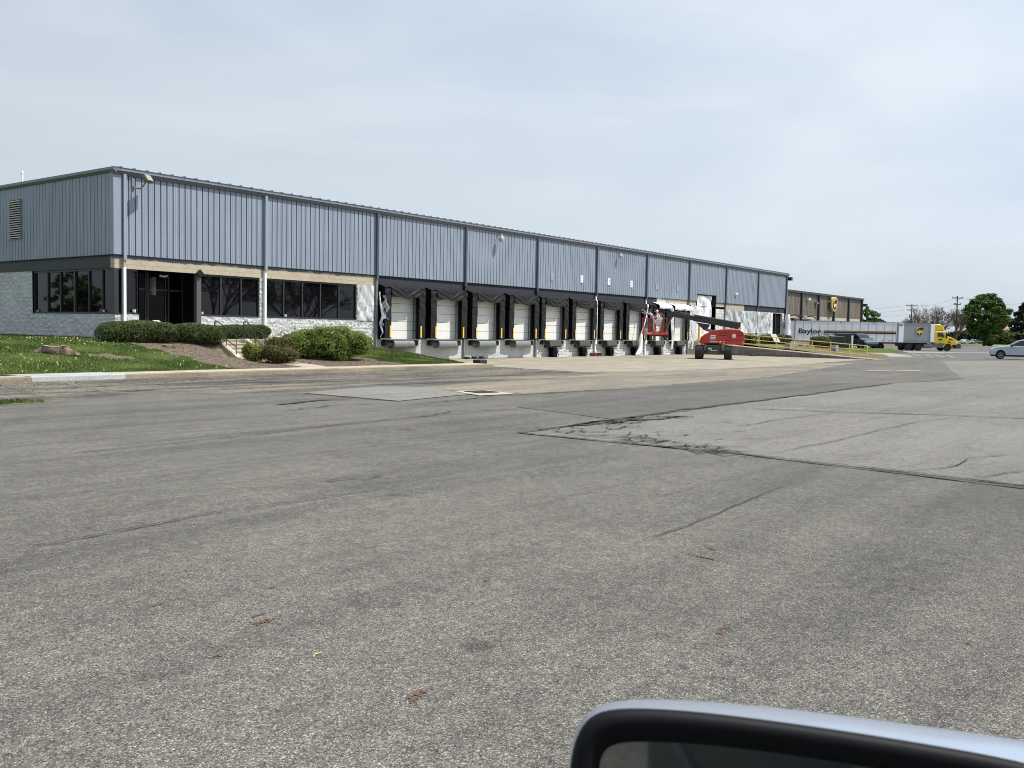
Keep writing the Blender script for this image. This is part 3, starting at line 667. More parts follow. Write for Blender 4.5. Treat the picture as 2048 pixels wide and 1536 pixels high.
# entrance steps
ex = thing('entrance_steps', 'pale concrete entrance steps between two sloping side walls', 'steps', (3.45, -2.0, 0))
b = MB()
for i in range(6):
    zt_ = .38 + .162 * i if i else .38; yf = -.29 * (5 - i) - .02
    b.box(.12, 1.42, yf + .035, .25, zt_ - .2, zt_ - .045).box(.121, 1.419, yf, yf + .33, zt_ - .0449, zt_)
sub('steps', K_step, b, ex)
for x0 in (-.14, 1.42):
    b = MB(); b.prism([(.35, .2), (.35, 1.22), (-.15, 1.22), (-1.72, .46), (-1.72, .1)], 'x', x0, x0 + .26); sub('side_wall', K_step, b, ex)
def handrail(x0, label):
    h = thing('handrail', label, 'handrail', (x0, -2.0, 0), group='black pipe handrails of the entrance steps'); b = MB()
    b.tube([(0, .08, 1.2), (0, .08, 1.98), (0, .0, 2.02), (0, -.12, 2.0), (0, -1.5, 1.38), (0, -1.5, .5)], .024, 8); sub('top_rail', M_dark, b, h)
    b = MB(); b.tube([(0, .08, 1.55), (0, -.12, 1.52), (0, -1.5, .88)], .02, 8); sub('mid_rail', M_dark, b, h)
    b = MB(); b.tube([(0, -.78, .86), (0, -.78, 1.70)], .02, 8); sub('post', M_dark, b, h)
    b = MB(); b.tube([(0, -.02, 1.2), (0, -.02, 1.99)], .02, 8); sub('post', M_dark, b, h)
handrail(3.44, 'left black pipe handrail of the entrance steps'); handrail(5.0, 'right black pipe handrail of the entrance steps')
pt = MB(); pt.grid(8, 20, lambda u, v: (3.55 + u * 1.3, -3.5 - 4.3 * v, H(3.55 + u * 1.3, -3.5 - 4.3 * v) + .015)); tag(pt.build('path', K_walk, smooth=True), kind='structure')
pv = MB(); pv.box(1.0, 7.0, -1.9, .05, .9, 1.19); tag(pv.build('entry_landing', K_walk), kind='structure')
# ------------------------------------------------------------------ the warehouse
BAY = 7.62; X0, X1, ZE, ZM, ZS, ZB = -.2, 76.5, 8.23, 4.78, 2.22, 4.19
wh = thing('warehouse', 'long low warehouse with blue grey ribbed siding and ten loading docks', 'building')
def siding_mb(s0, s1, z0, z1, to, rev=1, face=-.06, per=.3048, dep=.085):
    prof = [(0, 0), (.004, dep), (.056, dep), (.060, 0), (.105, 0), (.115, .009), (.145, .009), (.155, 0), (.20, 0), (.21, .009), (.24, .009), (.25, 0)]
    b = MB(); pts = []; s = s0
    while s < s1:
        for a, d in prof:
            if s + a < s1: pts.append((s + a, d))
        s += per
    pts.append((s1, 0)); n = len(pts)
    vs = [to(a, face + d * rev, z0) for a, d in pts] + [to(a, face + d * rev, z1) for a, d in pts]
    # folded drip edge at the foot
    return b.add(vs, [(i, i + 1, n + i + 1, n + i) for i in range(n - 1)])
fr = lambda a, d, z: (a, d, z)
b = siding_mb(X0, 55.0, ZM, ZE, fr); c_ = siding_mb(55.0, 59.0, 5.36, ZE, fr); b.add(c_.v, c_.f); c_ = siding_mb(59.0, X1, ZM, ZE, fr); b.add(c_.v, c_.f)
sub('siding', M_panel, b, wh, label='sunlit ribbed siding of the long dock front')
sd = lambda a, d, z: (X0 + d, a, z)
sub('siding', M_panel, siding_mb(.26, 40, ZM, ZE, sd, dep=.055), wh, label='shaded ribbed siding of the short end wall')
b = MB(); b.box(X1, X1 + .06, -.06, 40, ZM - 4.9, ZE); sub('end_wall', M_panel, b, wh)
# drip edge trim under the siding
b = MB(); b.box(X0 - .075, 55.0, -.075, -.01, ZM - .035, ZM - .004).box(59.0, X1 + .07, -.075, -.01, ZM - .035, ZM - .004).box(X0 - .085, X0 - .02, -.01, 40, ZM - .035, ZM - .004)
sub('drip_edge', M_frame, b, wh)
b = MB(); b.box(X0 - .075, X0 - .055, -.082, .26, ZM, ZE).box(X0 - .055, .12, -.082, -.064, ZM, ZE); sub('corner_trim', M_panel, b, wh)
b = MB(); b.box(X1 - .15, X1 + .09, -.085, -.065, 1.2, ZE); sub('corner_trim', M_trim, b, wh)

def wall_mb(x0, x1, z0, z1, holes=(), dep=.2, y=0.0, b=None):
    """flat wall at Y=y facing -Y with rectangular holes and reveals"""
    b = b or MB(); xs = sorted({x0, x1, *[h[0] for h in holes], *[h[1] for h in holes]}); zs = sorted({z0, z1, *[h[2] for h in holes], *[h[3] for h in holes]})
    xs = [x for x in xs if x0 <= x <= x1]; zs = [z for z in zs if z0 <= z <= z1]
    for i in range(len(xs) - 1):
        for j in range(len(zs) - 1):
            cx, cz = (xs[i] + xs[i + 1]) / 2, (zs[j] + zs[j + 1]) / 2
            if any(h[0] < cx < h[1] and h[2] < cz < h[3] for h in holes): continue
            b.quad((xs[i], y, zs[j]), (xs[i + 1], y, zs[j]), (xs[i + 1], y, zs[j + 1]), (xs[i], y, zs[j + 1]))
    for h in holes:
        a, c, d, e = max(h[0], x0), min(h[1], x1), max(h[2], z0), min(h[3], z1)
        if a >= c or d >= e: continue
        if h[0] >= x0: b.quad((a, y, d), (a, y + dep, d), (a, y + dep, e), (a, y, e))
        if h[1] <= x1: b.quad((c, y, e), (c, y + dep, e), (c, y + dep, d), (c, y, d))
        if h[3] <= z1: b.quad((a, y, e), (a, y + dep, e), (c, y + dep, e), (c, y, e))
        if h[2] >= z0: b.quad((c, y, d), (c, y + dep, d), (a, y + dep, d), (a, y, d))
    return b
XE = 15.24
b = wall_mb(X0 + .0, XE, -.3, ZB, [(X0, .93, ZS, ZB), (.93, 3.83, -.3, ZB), (3.83, 4.02, 1.1, ZB), (4.02, 7.36, ZS, ZB), (7.76, 13.84, ZS, ZB), (13.9, 15.0, ZS - .03, ZB)])
sub('block_wall', M_white, b, wh, label='white painted split block wall under the office windows', fix=False)
sub('lintel_band', M_tan, wall_mb(X0, XE, ZB, ZM), wh, label='tan unpainted block band with grey paint runs', fix=False)
DC = [17.15 + 3.81 * i for i in range(10)]
dh = [(c - 1.5, c + 1.5, 1.21, 3.75) for c in DC]
sub('lintel_band', M_slate, wall_mb(XE, 47.7, 1.2, ZM, dh[:8], .3), wh, label='dark slate painted block behind the dock shelters', fix=False)
b = wall_mb(47.7, 49.3, 3.75, ZM - .0); sub('lintel_band', M_white, b, wh, fix=False)
sub('lintel_band', M_tan2, wall_mb(49.3, 54.0, 4.05, ZM), wh, fix=False)
b = wall_mb(47.7, 49.3, 1.2, 3.75, dh[8:9]); wall_mb(49.3, 53.3, 1.2, 4.05, dh[9:], b=b); sub('block_wall', M_dockw, b, wh, fix=False)
sub('foundation_wall', M_dockw, wall_mb(XE, 30.5, -.1, 1.2), wh, label='smooth grey white wall below the nearer docks', fix=False)
sub('foundation_wall', M_white, wall_mb(30.5, 53.3, -.1, 1.2), wh, label='rough white wall below the farther docks', fix=False)
b = wall_mb(53.3, 60.96, -.1, 4.38, [(55.1, 58.9, 1.2, 4.38)], .35); sub('block_wall', M_white, b, wh, fix=False)
sub('lintel_band', M_tan2, wall_mb(54.0, 55.1, 4.38, ZM), wh, fix=False); sub('lintel_band', M_tan2, wall_mb(58.9, 65.5, 4.2, ZM), wh, fix=False)
b = MB(); b.box(55.0, 55.1, -.05, .5, 4.38, 5.36).box(58.9, 59.0, -.05, .5, 1.2, 5.36).box(55.0, 59.0, -.07, .5, 5.36, 5.42); sub('door_surround', M_frame, b, wh)
b = MB(); b.box(55.1, 58.9, .5, .55, 1.2, 5.36); sub('loading_door', M_door, b, wh)
sub('lintel_band', M_slate, wall_mb(65.5, X1, 4.2, ZM), wh, fix=False)
b = wall_mb(60.96, X1, -.1, 4.2, [(61.3, 72.4, 2.1, 4.15), (72.9, 75.5, 1.2, 4.15)]); sub('block_wall', M_white, b, wh, fix=False)
# end wall, block part
zf = lambda a, y, z: (X0, a, z)
b = MB()
for (y0, y1, z0, z1) in ((7.3, 40, -.3, 4.22), (0, 7.3, -.3, ZS)):
    if y1 > y0: b.quad((X0, y1, z0), (X0, y0, z0), (X0, y0, z1), (X0, y1, z1))
sub('block_wall', M_white, b, wh, label='white painted block of the shaded end wall', fix=False)
b = MB(); b.quad((X0, 40, 4.22), (X0, .32, 4.22), (X0, .32, ZM), (X0, 40, ZM)); b.quad((X0, 40, 4.22), (X0 + .2, 40, 4.22), (X0 + .2, .1, 4.22), (X0, .1, 4.22)); sub('lintel_band', mat('slate_flat', (.035, .04, .047), .6), b, wh, fix=False)
b = MB(); b.quad((X0, .32, 4.21), (X0, 0, 4.21), (X0, 0, ZM), (X0, .32, ZM)); sub('lintel_band', M_tan, b, wh, fix=False)

# windows: frame as a part, each pane below it
def window(edges, z0, z1, to, fw=.05, y=.12, wall=None, paneoff=.06, double=()):
    f = MB()
    def bx(a0, a1, d0, d1, zz0, zz1):
        vs = [to(a, d, z) for z in (zz0, zz1) for a, d in ((a0, d0), (a1, d0), (a1, d1), (a0, d1))]
        f.add(vs, [(0, 3, 2, 1), (4, 5, 6, 7), (0, 1, 5, 4), (1, 2, 6, 5), (2, 3, 7, 6), (3, 0, 4, 7)])
    bx(edges[0], edges[-1], y - .06, y + .06, z0 + .002, z0 + .09); bx(edges[0], edges[-1], y - .06, y + .06, z1 - .09, z1 - .002)
    for i, e in enumerate(edges):
        h = fw * (1.7 if e in double else 1)
        a0, a1 = (e, e + fw) if i == 0 else (e - fw, e) if i == len(edges) - 1 else (e - h / 1.4, e + h / 1.4)
        bx(a0, a1, y - .055, y + .055, z0 + .09, z1 - .09)
    o = f.build('window', M_frame2, wh)
    for i in range(len(edges) - 1):
        g = MB(); a0, a1 = edges[i] + fw * .6, edges[i + 1] - fw * .6; zm = (z0 + z1) / 2; t_ = random.uniform(-.004, .004)
        g.add([to(a0, y + .01 + t_, z0 + .08), to(a1, y + .01, z0 + .08), to(a1, y + .01 - t_, z1 - .08), to(a0, y + .01, z1 - .08)], [(0, 1, 2, 3)]); g.build('pane', M_glass, o)
    return o
tf = lambda a, d, z: (a, d, z); tl = lambda a, d, z: (X0 + d, a, z)
tag(window([.05, 1.13, 2.25, 3.5, 4.78, 5.98, 7.28], ZS, 4.22, tl, double=(3.5,)), 'strip of six tinted panes round the corner on the shaded end wall')
tag(window([-.02, .93], ZS, ZB, tf), 'narrow tinted corner window beside the white downspout')
tag(window([4.02, 5.18, 6.33, 7.36], ZS, ZB, tf), 'three tinted panes right of the entry')
tag(window([7.76, 8.9, 10.1, 11.31, 12.6, 13.84], ZS, ZB, tf), 'five tinted panes between the entry and the first dock')
tag(window([13.9, 15.0], ZS - .03, ZB, tf), 'single pane under wrinkled plastic film')
tag(window([61.3, 63.2, 65.1, 67.0, 68.7, 70.5, 72.4], 2.1, 4.15, tf), 'far office windows masked with plastic film')
b = MB(); b.box(X0 - .02, -.03, -.02, .16, ZS, ZB - .01); sub('corner_post', M_frame2, b, wh)
# entry recess
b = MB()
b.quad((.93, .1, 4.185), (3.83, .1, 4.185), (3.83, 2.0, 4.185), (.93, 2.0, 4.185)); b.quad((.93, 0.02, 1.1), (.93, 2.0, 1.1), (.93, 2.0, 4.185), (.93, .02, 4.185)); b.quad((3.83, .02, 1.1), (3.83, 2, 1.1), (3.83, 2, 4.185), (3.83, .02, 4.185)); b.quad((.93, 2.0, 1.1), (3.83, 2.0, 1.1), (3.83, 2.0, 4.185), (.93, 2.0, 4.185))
sub('entry_recess', M_blackm, b, wh)  # matte black stands in for the deep shade inside the recess
sub('window_reveal', M_blackm, MB().quad((X0, 7.3, ZS), (X0 + .35, 7.3, ZS), (X0 + .35, 7.3, 4.22), (X0, 7.3, 4.22)).quad((X0, 0, ZS), (X0, 7.3, ZS), (X0 + .3, 7.3, ZS), (X0 + .3, 0, ZS)), wh)  # black strips added to close light leaks beside the end window
sub('light_blocker', M_blackm, MB().box(X0 + .36, X1 - .3, 2.3, 39.5, -.2, 8.1).box(4.1, 72.5, .62, 2.29, 1.25, 8.1), wh)  # added black boxes inside the walls stop light leaking through
b = MB(); b.box(3.80, 4.04, -.03, .2, 1.1, ZB - .01); sub('pilaster', mat('pilaster', (.085, .085, .088), .6), b, wh)
ed = MB()
for x in (.96, 1.35, 1.9, 2.0, 2.9, 3.05, 3.78): ed.box(x, x + .05, 1.1, 1.17, 1.19, 4.18)
ed.box(.96, 3.82, 1.1, 1.17, 1.19, 1.32).box(.96, 3.82, 1.1, 1.17, 3.35, 3.42)
dro = sub('entry_door', M_frame2, ed, wh)
for a, c in ((1.01, 1.35), (1.4, 1.9), (2.05, 2.9), (3.1, 3.78)):
    sub('pane', mat('entry_glass', (.002, .002, .003), .05, spec=.12), MB().quad((a, 1.14, 1.3), (c, 1.14, 1.3), (c, 1.14, 4.17), (a, 1.14, 4.17)), dro)
dmat = plastic('decal_print', .1, (.5, .5, .48)); sub('door_decal', dmat, MB().quad((2.1, 1.09, 3.15), (2.42, 1.09, 3.15), (2.42, 1.09, 3.95), (2.1, 1.09, 3.95)), dro)
em = MB(); em.box(2.66, 2.86, 1.0, 1.1, 3.98, 4.06); em.lathe([(.05, 0), (.055, .05), (.02, .09)], (2.60, .98, 4.04), 'y', 10).lathe([(.05, 0), (.055, .05), (.02, .09)], (2.92, .98, 4.04), 'y', 10); sub('emergency_light', M_wht, em, wh)
dm = MB(); dm.box(-.13, .13, -.13, .13, -.01, .10, M=Matrix.Translation((3.93, -.04, 4.2)) @ Matrix.Rotation(R(90), 4, 'X') @ Matrix.Rotation(R(45), 4, 'Z')); sub('wall_lamp', M_frame, dm, wh, label='dark diamond shaped lamp over the pilaster')

# gutter, rake and roof
g = MB(); g.prism([(-.24, 8.44), (-.24, 8.325), (-.225, 8.32), (-.225, 8.43), (-.07, 8.43), (-.07, 8.44)], 'x', X0 - .17, X1 + .15); sub('gutter', M_gut, g, wh)
g = MB(); g.prism([(-.224, 8.319), (-.13, 8.17), (-.062, 8.17), (-.062, 8.42), (-.224, 8.42)], 'x', X0 - .15, X1 + .13); sub('fascia', M_gutd, g, wh)
g = MB(); g.box(X0 - .175, X0 - .155, -.27, 40, 8.335, 8.44); sub('rake_trim', M_trim, g, wh)
g = MB(); g.prism([(X0 - .15, 8.42), (X0 - .15, 8.335), (X0 - .09, 8.24), (X0 - .0, 8.24), (X0, 8.42)], 'y', -.26, 40); sub('fascia', M_gutd, g, wh)
g = MB(); g.prism([(-.27, 8.442), (40, 8.442), (40, 8.50), (-.27, 8.46)], 'x', X0 - .15, X1 + .13)
x = X0 + .2
while x < X1: g.prism([(x - .035, 8.46), (x - .012, 8.51), (x + .012, 8.51), (x + .035, 8.46)], 'y', -.285, 12); x += .6096
sub('roof', M_trim, g, wh)
g = MB(); g.tube([(.6, 9.9, 8.4), (.6, 9.9, 9.2)], .05, 10).lathe([(.065, 0), (.065, .1), (.03, .12)], (.6, 9.9, 9.16), 'z', 10); sub('vent_pipe', M_wht, g, wh)
# downspouts
for k in range(11):
    x = k * BAY + (.2 if k == 0 else 0)
    if k == 10: x -= .05
    g = MB(); g.box(x - .065, x + .065, -.20, -.086, 4.55, 8.2); o = sub('downspout', M_panel if k < 2 else mat('downspout_dark', (.07, .085, .12), .45), g, wh)
    lo = {0: M_wht, 1: M_wht, 2: M_galv, 3: M_frame, 4: M_frame, 5: M_wht, 6: M_wht, 7: M_galv, 8: M_galv, 9: M_galv, 10: M_frame}[k]
    g = MB(); g.box(x - .06, x + .06, -.14, -.03, (1.15 if k < 1 else .75 if k == 1 else .0), 4.55 if k != 0 else 4.25)
    if k in (5, 6): g.box(x - .11, x + .11, -.2, -.142, 0.9, 4.2)
    sub('downspout', lo, g, wh)
    if k in (3, 4): sub('downspout', M_galv, MB().box(x - .07, x + .07, -.15, -.02, 0, 1.22), wh)
    if k == 0: sub('downspout', M_tan2, MB().box(x - .062, x + .062, -.142, -.028, 4.25, 4.62), wh)
# end wall louvre
g = MB(); g.box(X0 - .1, X0 - .062, 8.11, 9.39, 5.78, 7.70); lv = sub('louvre', M_trim, g, wh); g = MB()
for k in range(17): zz = 5.84 + k * .108; g.prism([(X0 - .105, zz), (X0 - .15, zz + .005), (X0 - .105, zz + .065)], 'y', 8.17, 9.33)
sub('slats', mat('louvre_slat', (.42, .40, .36), .5), g, lv)
sub('louvre_void', M_blackm, MB().box(X0 - .104, X0 - .1, 8.17, 9.33, 5.82, 7.66), lv)
# floodlight on the corner
fl = MB(); T = Matrix.Translation((.92, -.62, 8.02)) @ Matrix.Rotation(R(28), 4, 'Z') @ Matrix.Rotation(R(-32), 4, 'X')
fl.box(-.24, .24, -.16, .02, -.16, .16, M=T); fo = sub('floodlight', mat('flood_body', (.12, .105, .085), .5), fl, wh, label='box floodlight on a bent arm at the near corner'); bevel(fo, .03)
g = MB(); g.box(-.22, .22, -.175, -.161, -.14, .14, M=T); sub('lens', mat('flood_lens', (.34, .30, .22), .3), g, fo)
g = MB(); g.tube([(.62, -.06, 7.8), (.66, -.25, 7.66), (.78, -.42, 7.64), (.86, -.52, 7.78), (.9, -.58, 7.9)], .035, 8).box(.56, .70, -.11, -.063, 7.62, 8.1); sub('bracket', M_trim, g, fo)
def walllamp(x, z, s=1.0):
    g = MB(); g.lathe([(.06 * s, .32 * s), (.08 * s, .2 * s), (.17 * s, .12 * s), (.19 * s, 0), (.17 * s, -.12 * s), (.1 * s, -.15 * s)], (x, -.45 * s, z - .1 * s), 'z', 14)
    o = sub('wall_lamp', mat('lamp_cream', (.38, .37, .32), .4), g, wh, smooth=40); sub('bracket', M_trim, MB().tube([(x, -.06, z + .15 * s), (x, -.45 * s, z + .2 * s)], .03, 6), o); return o
tag(walllamp(26.0, 7.8, 1.0), 'cream bell lamp high on the fourth bay'); tag(walllamp(41.1, 7.8, .8), 'cream bell lamp high on the sixth bay')
g = MB(); g.lathe([(.05, -.25), (.07, -.2), (.07, .05), (.09, .06), (.09, .1)], (63.3, -.2, 5.72), 'x', 10).box(63.2, 63.35, -.16, -.06, 5.5, 5.75); sub('camera', M_wht, g, wh)
g = MB(); g.box(X1 - .1, X1 + .35, -.5, -.1, 7.75, 8.1); sub('floodlight', M_frame, g, wh, label='dark floodlight at the far corner')
for i, (x, z) in enumerate(((36.1, 5.7), (39.9, 5.7), (43.3, 5.69))):
    o = sub('dock_plate', M_wht, MB().box(x - .17, x + .17, -.10, -.062, z - .26, z + .26), wh, label='small white plate on the siding')
    sub('marks', M_trim, MB().box(x - .05, x + .07, -.106, -.101, z + .06, z + .12).box(x - .06, x + .03, -.106, -.101, z - .12, z - .05), o)
for x, z in ((32.3, 5.63), (47.5, 5.68), (51.2, 5.7)): sub('dock_plate', M_panel, MB().box(x - .17, x + .17, -.10, -.062, z - .26, z + .26), wh, label='small painted over plate on the siding')
sub('dock_plate', M_panel, MB().box(67.5, 67.75, -.12, -.062, 6.4, 7.0), wh)
text_mesh('14', .6, M_blackm, wh, face_mat((74.3, -.012, 4.47), (1, 0, 0)), offset=.01)

# dock doors, shelters and levellers
SH = []
for i, cx in enumerate(DC):
    D_ = .5 if i < 4 else .36
    d = MB(); zz = 1.21
    for k in range(5): d.box(cx - 1.5, cx + 1.5, .12 + .002 * (k % 2), .16, zz + .006, min(3.74, zz + .50)); zz += .512
    do = sub('dock_door', M_door, d, wh); sub('track', M_galv, MB().box(cx + 1.26, cx + 1.30, .07, .119, 1.21, 3.74), do); sub('track', M_galv, MB().box(cx - 1.40, cx - 1.34, .07, .119, 1.21, 3.74), do)
    b = MB(); b.prism([(0, 1.24), (-D_, 1.24), (-D_, 4.12), (0, 4.3)], 'x', cx - 1.66, cx - 1.58).prism([(0, 1.24), (-D_, 1.24), (-D_, 4.12), (0, 4.3)], 'x', cx + 1.58, cx + 1.66)
    b.prism([(-D_, 4.12), (-D_, 4.06), (0, 4.24), (0, 4.3)], 'x', cx - 1.579, cx + 1.579).box(cx - 1.57, cx + 1.57, -D_ + .01, -D_ + .05, 3.66, 4.05)  # last box is unseen backing added against light leaks round the header
    so_ = sub('dock_shelter', M_blackm, b, wh, fix=True)
    for sgn in (-1, 1):
        a0, a1 = (cx - 1.66, cx - 1.15) if sgn < 0 else (cx + 1.15, cx + 1.66); ph = random.uniform(0, 6)
        b = MB(); b.grid(10, 60, lambda u, v: (a0 + (a1 - a0) * u, -D_ - .015 - .018 * (math.sin(v * 46 + ph + 2.5 * u * sgn) * (v ** 2) + .6 * math.sin(v * 17 + u * 3 + ph)) - .01 * math.sin(u * 3.1), 1.24 + 2.86 * v))
        b.box(a0 + .001, a1 - .001, -D_, -D_ + .06, 1.24, 4.06); sub('side_curtain', M_black, b, so_, smooth=50)
        g0 = cx + sgn * 1.26; sub('guide_stripe', M_yel if i not in (5, 6) else mat('stripe_faded', (.60, .42, .22), .6), MB().box(g0 - .055, g0 + .055, -D_ - .075, -D_ - .048, 1.32, 1.98), so_)
    V_ = i < 4; ph = random.uniform(-.3, .3); sc_ = random.uniform(.9, 1.1); top = 4.13
    def hd(u, v):
        q = abs(u - .5 + ph * .08) * 2; env = math.sin(math.pi * min(1, max(0, v))) ** .5
        f = math.sin((v - .95 * q) * 5.6 * sc_ + ph * 3) if V_ else math.sin((v - .75 * q * q) * 7 * sc_ + ph * 3)
        f = (1 - abs(f)) ** 1.6; y = -D_ - .05 - .05 * f * env * (.4 + .6 * min(1, q * 3)) - .006 * math.sin(u * 24 + v * 5) - .03 * (1 - v)
        zb = 3.57 + (.05 * math.sin(u * 9 + ph * 5) if V_ else .09 * (2 * u - 1) ** 2 - .05)
        return (cx - 1.16 + 2.32 * u, y, zb + (top - zb) * v)
    b = MB(); b.grid(56, 26, hd); sub('header_curtain', M_black, b, so_, smooth=True)
    b = MB(); b.grid(30, 3, lambda u, v: (cx - 1.66 + 3.32 * u, -D_ - .03 + D_ * v, 4.135 + .17 * v + .012 * math.sin(u * 33 + ph * 9))); sub('top_flap', M_black, b, so_, smooth=True)
    if i < 4:
        b = MB(); b.prism([(0, 1.16), (-.40, 1.15), (-.47, 1.08), (-.50, .92), (-.47, .76), (-.42, .70), (0, .70)], 'x', cx - .84, cx + .80)
        lv = sub('dock_leveller', M_galv, b, wh, smooth=35); sub('lip', M_galv, MB().box(cx - 1.35, cx + 1.3, -.44, -.005, 1.165, 1.2), lv)
        for a0, a1 in ((-1.42, -.92), (.86, 1.28)): o = sub('bumper', M_rub, MB().box(cx + a0, cx + a1, -.34, -.002, .84, 1.155), lv)
    else:
        b = MB(); b.prism([(0, 1.17), (-.46, 1.17), (-.56, .82), (-.46, .72), (0, .66)], 'x', cx - .80, cx + .62)
        lv = sub('dock_leveller', mat('leveller', (.05, .048, .043), .6, var=.2, vs=4), b, wh); sub('lip', M_galv, MB().box(cx - 1.2, cx + 1.15, -.42, -.005, 1.175, 1.205), lv)
        for a0, a1 in ((-1.3, -.9), (.72, 1.2)): sub('bumper', M_rub, MB().box(cx + a0, cx + a1, -.3, -.002, .9, 1.16), lv)
        b = MB(); b.prism([(cx - .42, .66), (cx - .28, .0), (cx + .12, .0), (cx + .1, .66)], 'y', -.52, -.12); sub('leg', M_blackm, b, lv)
        for x, z in ((.12, .66), (-.02, .3)):
            b = MB(); b.tube([(cx + x, -.42, z), (cx + x + .62, -.2, z - .52 if z > .5 else .02)], .035, 6); sub('strut', M_dark, b, lv)
# openings are backed by the added black boxes above
# ------------------------------------------------------------------ loose things by the building
def film(name, label, cat, fn, nu, nv, mt, group=None):
    o = MB().grid(nu, nv, fn).build(name, mt, None, True); return tag(o, label, cat, group)
film('plastic_sheet', 'clear wrinkled plastic film over the last office window beside the first dock', 'plastic sheet', lambda u, v: (13.86 + 1.2 * u, -.02 - .05 * abs(math.sin(u * 5 + v * 7)) - .02 * math.sin(11 * u - 6 * v), 2.22 + 1.97 * v), 22, 34, M_plas)
film('plastic_sheet', 'white plastic film over the tall loading door right of the last dock', 'plastic sheet', lambda u, v: (55.12 + 3.1 * u, .12 - .12 * abs(math.sin(u * 4 + v * 3 + math.sin(v * 7))), 1.3 + 4.0 * v), 22, 40, M_plasw)
def bigfilm(u, v): x = 61.1 + 11.4 * u; return (x, -.06 - .13 * abs(math.sin(u * 14 + v * 3.5 * math.sin(u * 5))) - .04 * math.sin(u * 50 + v * 6), 2.02 + 2.15 * v)
film('plastic_sheet', 'long draped plastic film masking the far office windows behind the lift', 'plastic sheet', bigfilm, 120, 26, M_plas)
film('plastic_sheet', 'torn plastic film and blue tape blowing off the left edge of the first dock', 'plastic sheet', lambda u, v: (15.36 + (.42 * (1 - abs(2 * v - 1)) ** 1.3) * u + .06 * math.sin(v * 9), -.55 - .12 * math.sin(u * 4 + v * 8), 2.35 + 1.3 * v), 12, 24, M_plas)
b = MB(); b.tube([(15.38, -.2, 3.85), (15.35, -.3, 3.2), (15.42, -.45, 2.5), (15.34, -.3, 2.1), (15.45, -.4, 1.6), (15.36, -.3, 1.3)], [.03, .05, .09, .07, .05, .03], 6)
tag(b.build('masking_strip', M_plasw, None, True), 'crumpled pale plastic strip hanging down beside the first dock shelter', 'plastic strip')
b = MB(); b.tube([(15.40, -.35, 2.6), (15.5, -.5, 2.45), (15.72, -.6, 2.30)], [.05, .04, .02], 5).tube([(15.34, -.3, 2.3), (15.4, -.4, 2.05), (15.52, -.45, 1.95)], [.03, .05, .04], 5)
tag(b.build('masking_tape', mat('blue_tape', (.08, .20, .48), .6)), 'blue masking tape bunched on the plastic by the first dock', 'tape')
# film over the tops of the last two shelters
film('plastic_sheet', 'white plastic film laid over the top of the last but one dock shelter', 'plastic sheet', lambda u, v: (47.0 + 2.2 * u, -.66 - .05 * math.sin(min(1, v * 2.2) * 3.14) + max(0, v - .45) * 1.15, 3.86 + .34 * min(1, v * 2) + .19 * max(0, v - .5) * 2 + .02 * math.sin(u * 14)), 20, 8, M_wht)
film('plastic_sheet', 'white plastic film laid over the top of the last dock shelter', 'plastic sheet', lambda u, v: (49.7 + 3.4 * u, -.67 - .05 * math.sin(min(1, v * 2.2) * 3.14) + max(0, v - .45) * 1.15, 3.82 + .38 * min(1, v * 2) + .19 * max(0, v - .5) * 2 + .02 * math.sin(u * 17)), 26, 8, M_wht)
def twist(x, y, z0, z1, dx, dz): return [(x + dx * t_ + .04 * math.sin(t_ * 23), y - .1 * math.sin(t_ * 9), z0 + (z1 - z0) * t_) for t_ in [k / 22 for k in range(23)]]
b = MB(); b.tube([(44.9, -.75, 4.1), (44.75, -.8, 3.4), (44.35, -.8, 2.6), (43.95, -.8, 1.9), (43.8, -.82, 1.5), (43.65, -.9, 1.1), (43.5, -.95, .6), (43.05, -1.0, .15), (42.7, -1.0, .05)], [.09, .05, .045, .06, .14, .15, .17, .2, .1], 7)
tag(b.build('plastic_strip', M_plasw, None, True), 'long twisted white plastic strip hanging from the dock left of the painters', 'plastic strip')
for x, lb in ((49.35, 'pale masking film hanging down between the last two docks'), (53.15, 'white masking film taped down the right edge of the last dock')):
    film('plastic_sheet', lb, 'plastic sheet', lambda u, v: (x - .22 + .4 * u + .05 * math.sin(v * 9), -.66 - .08 * math.sin(u * 6 + v * 5), .5 + 3.5 * v), 8, 30, M_plasw)
for x, lb in ((48.5, 'drip of blue tape on the last but one dock'), (51.2, 'blue tape hanging from the film over the last dock')):
    tag(MB().tube([(x, -.78, 3.95), (x + .15, -.8, 3.7), (x + .3, -.8, 3.5), (x + .2, -.8, 3.9)], .03, 5).build('masking_tape', MATS['blue_tape']), lb, 'tape')
# wrapped column and dark entry at the far end
b = MB(); b.lathe([(.34, 0), (.3, .5), (.38, 1.0), (.27, 1.5), (.33, 2.1), (.22, 2.9)], (75.9, -.45, 1.2), 'z', 9)
tag(b.build('wrapped_column', M_plasw, None, 40), 'column wrapped in pale plastic at the far end entry', 'column')
sub('entry_recess', M_blackm, MB().quad((72.9, .21, 1.2), (75.5, .21, 1.2), (75.5, .21, 4.15), (72.9, .21, 4.15)), wh)
sub('entry_door', M_frame2, MB().box(73.9, 74.0, .1, .2, 1.2, 4.1), wh)
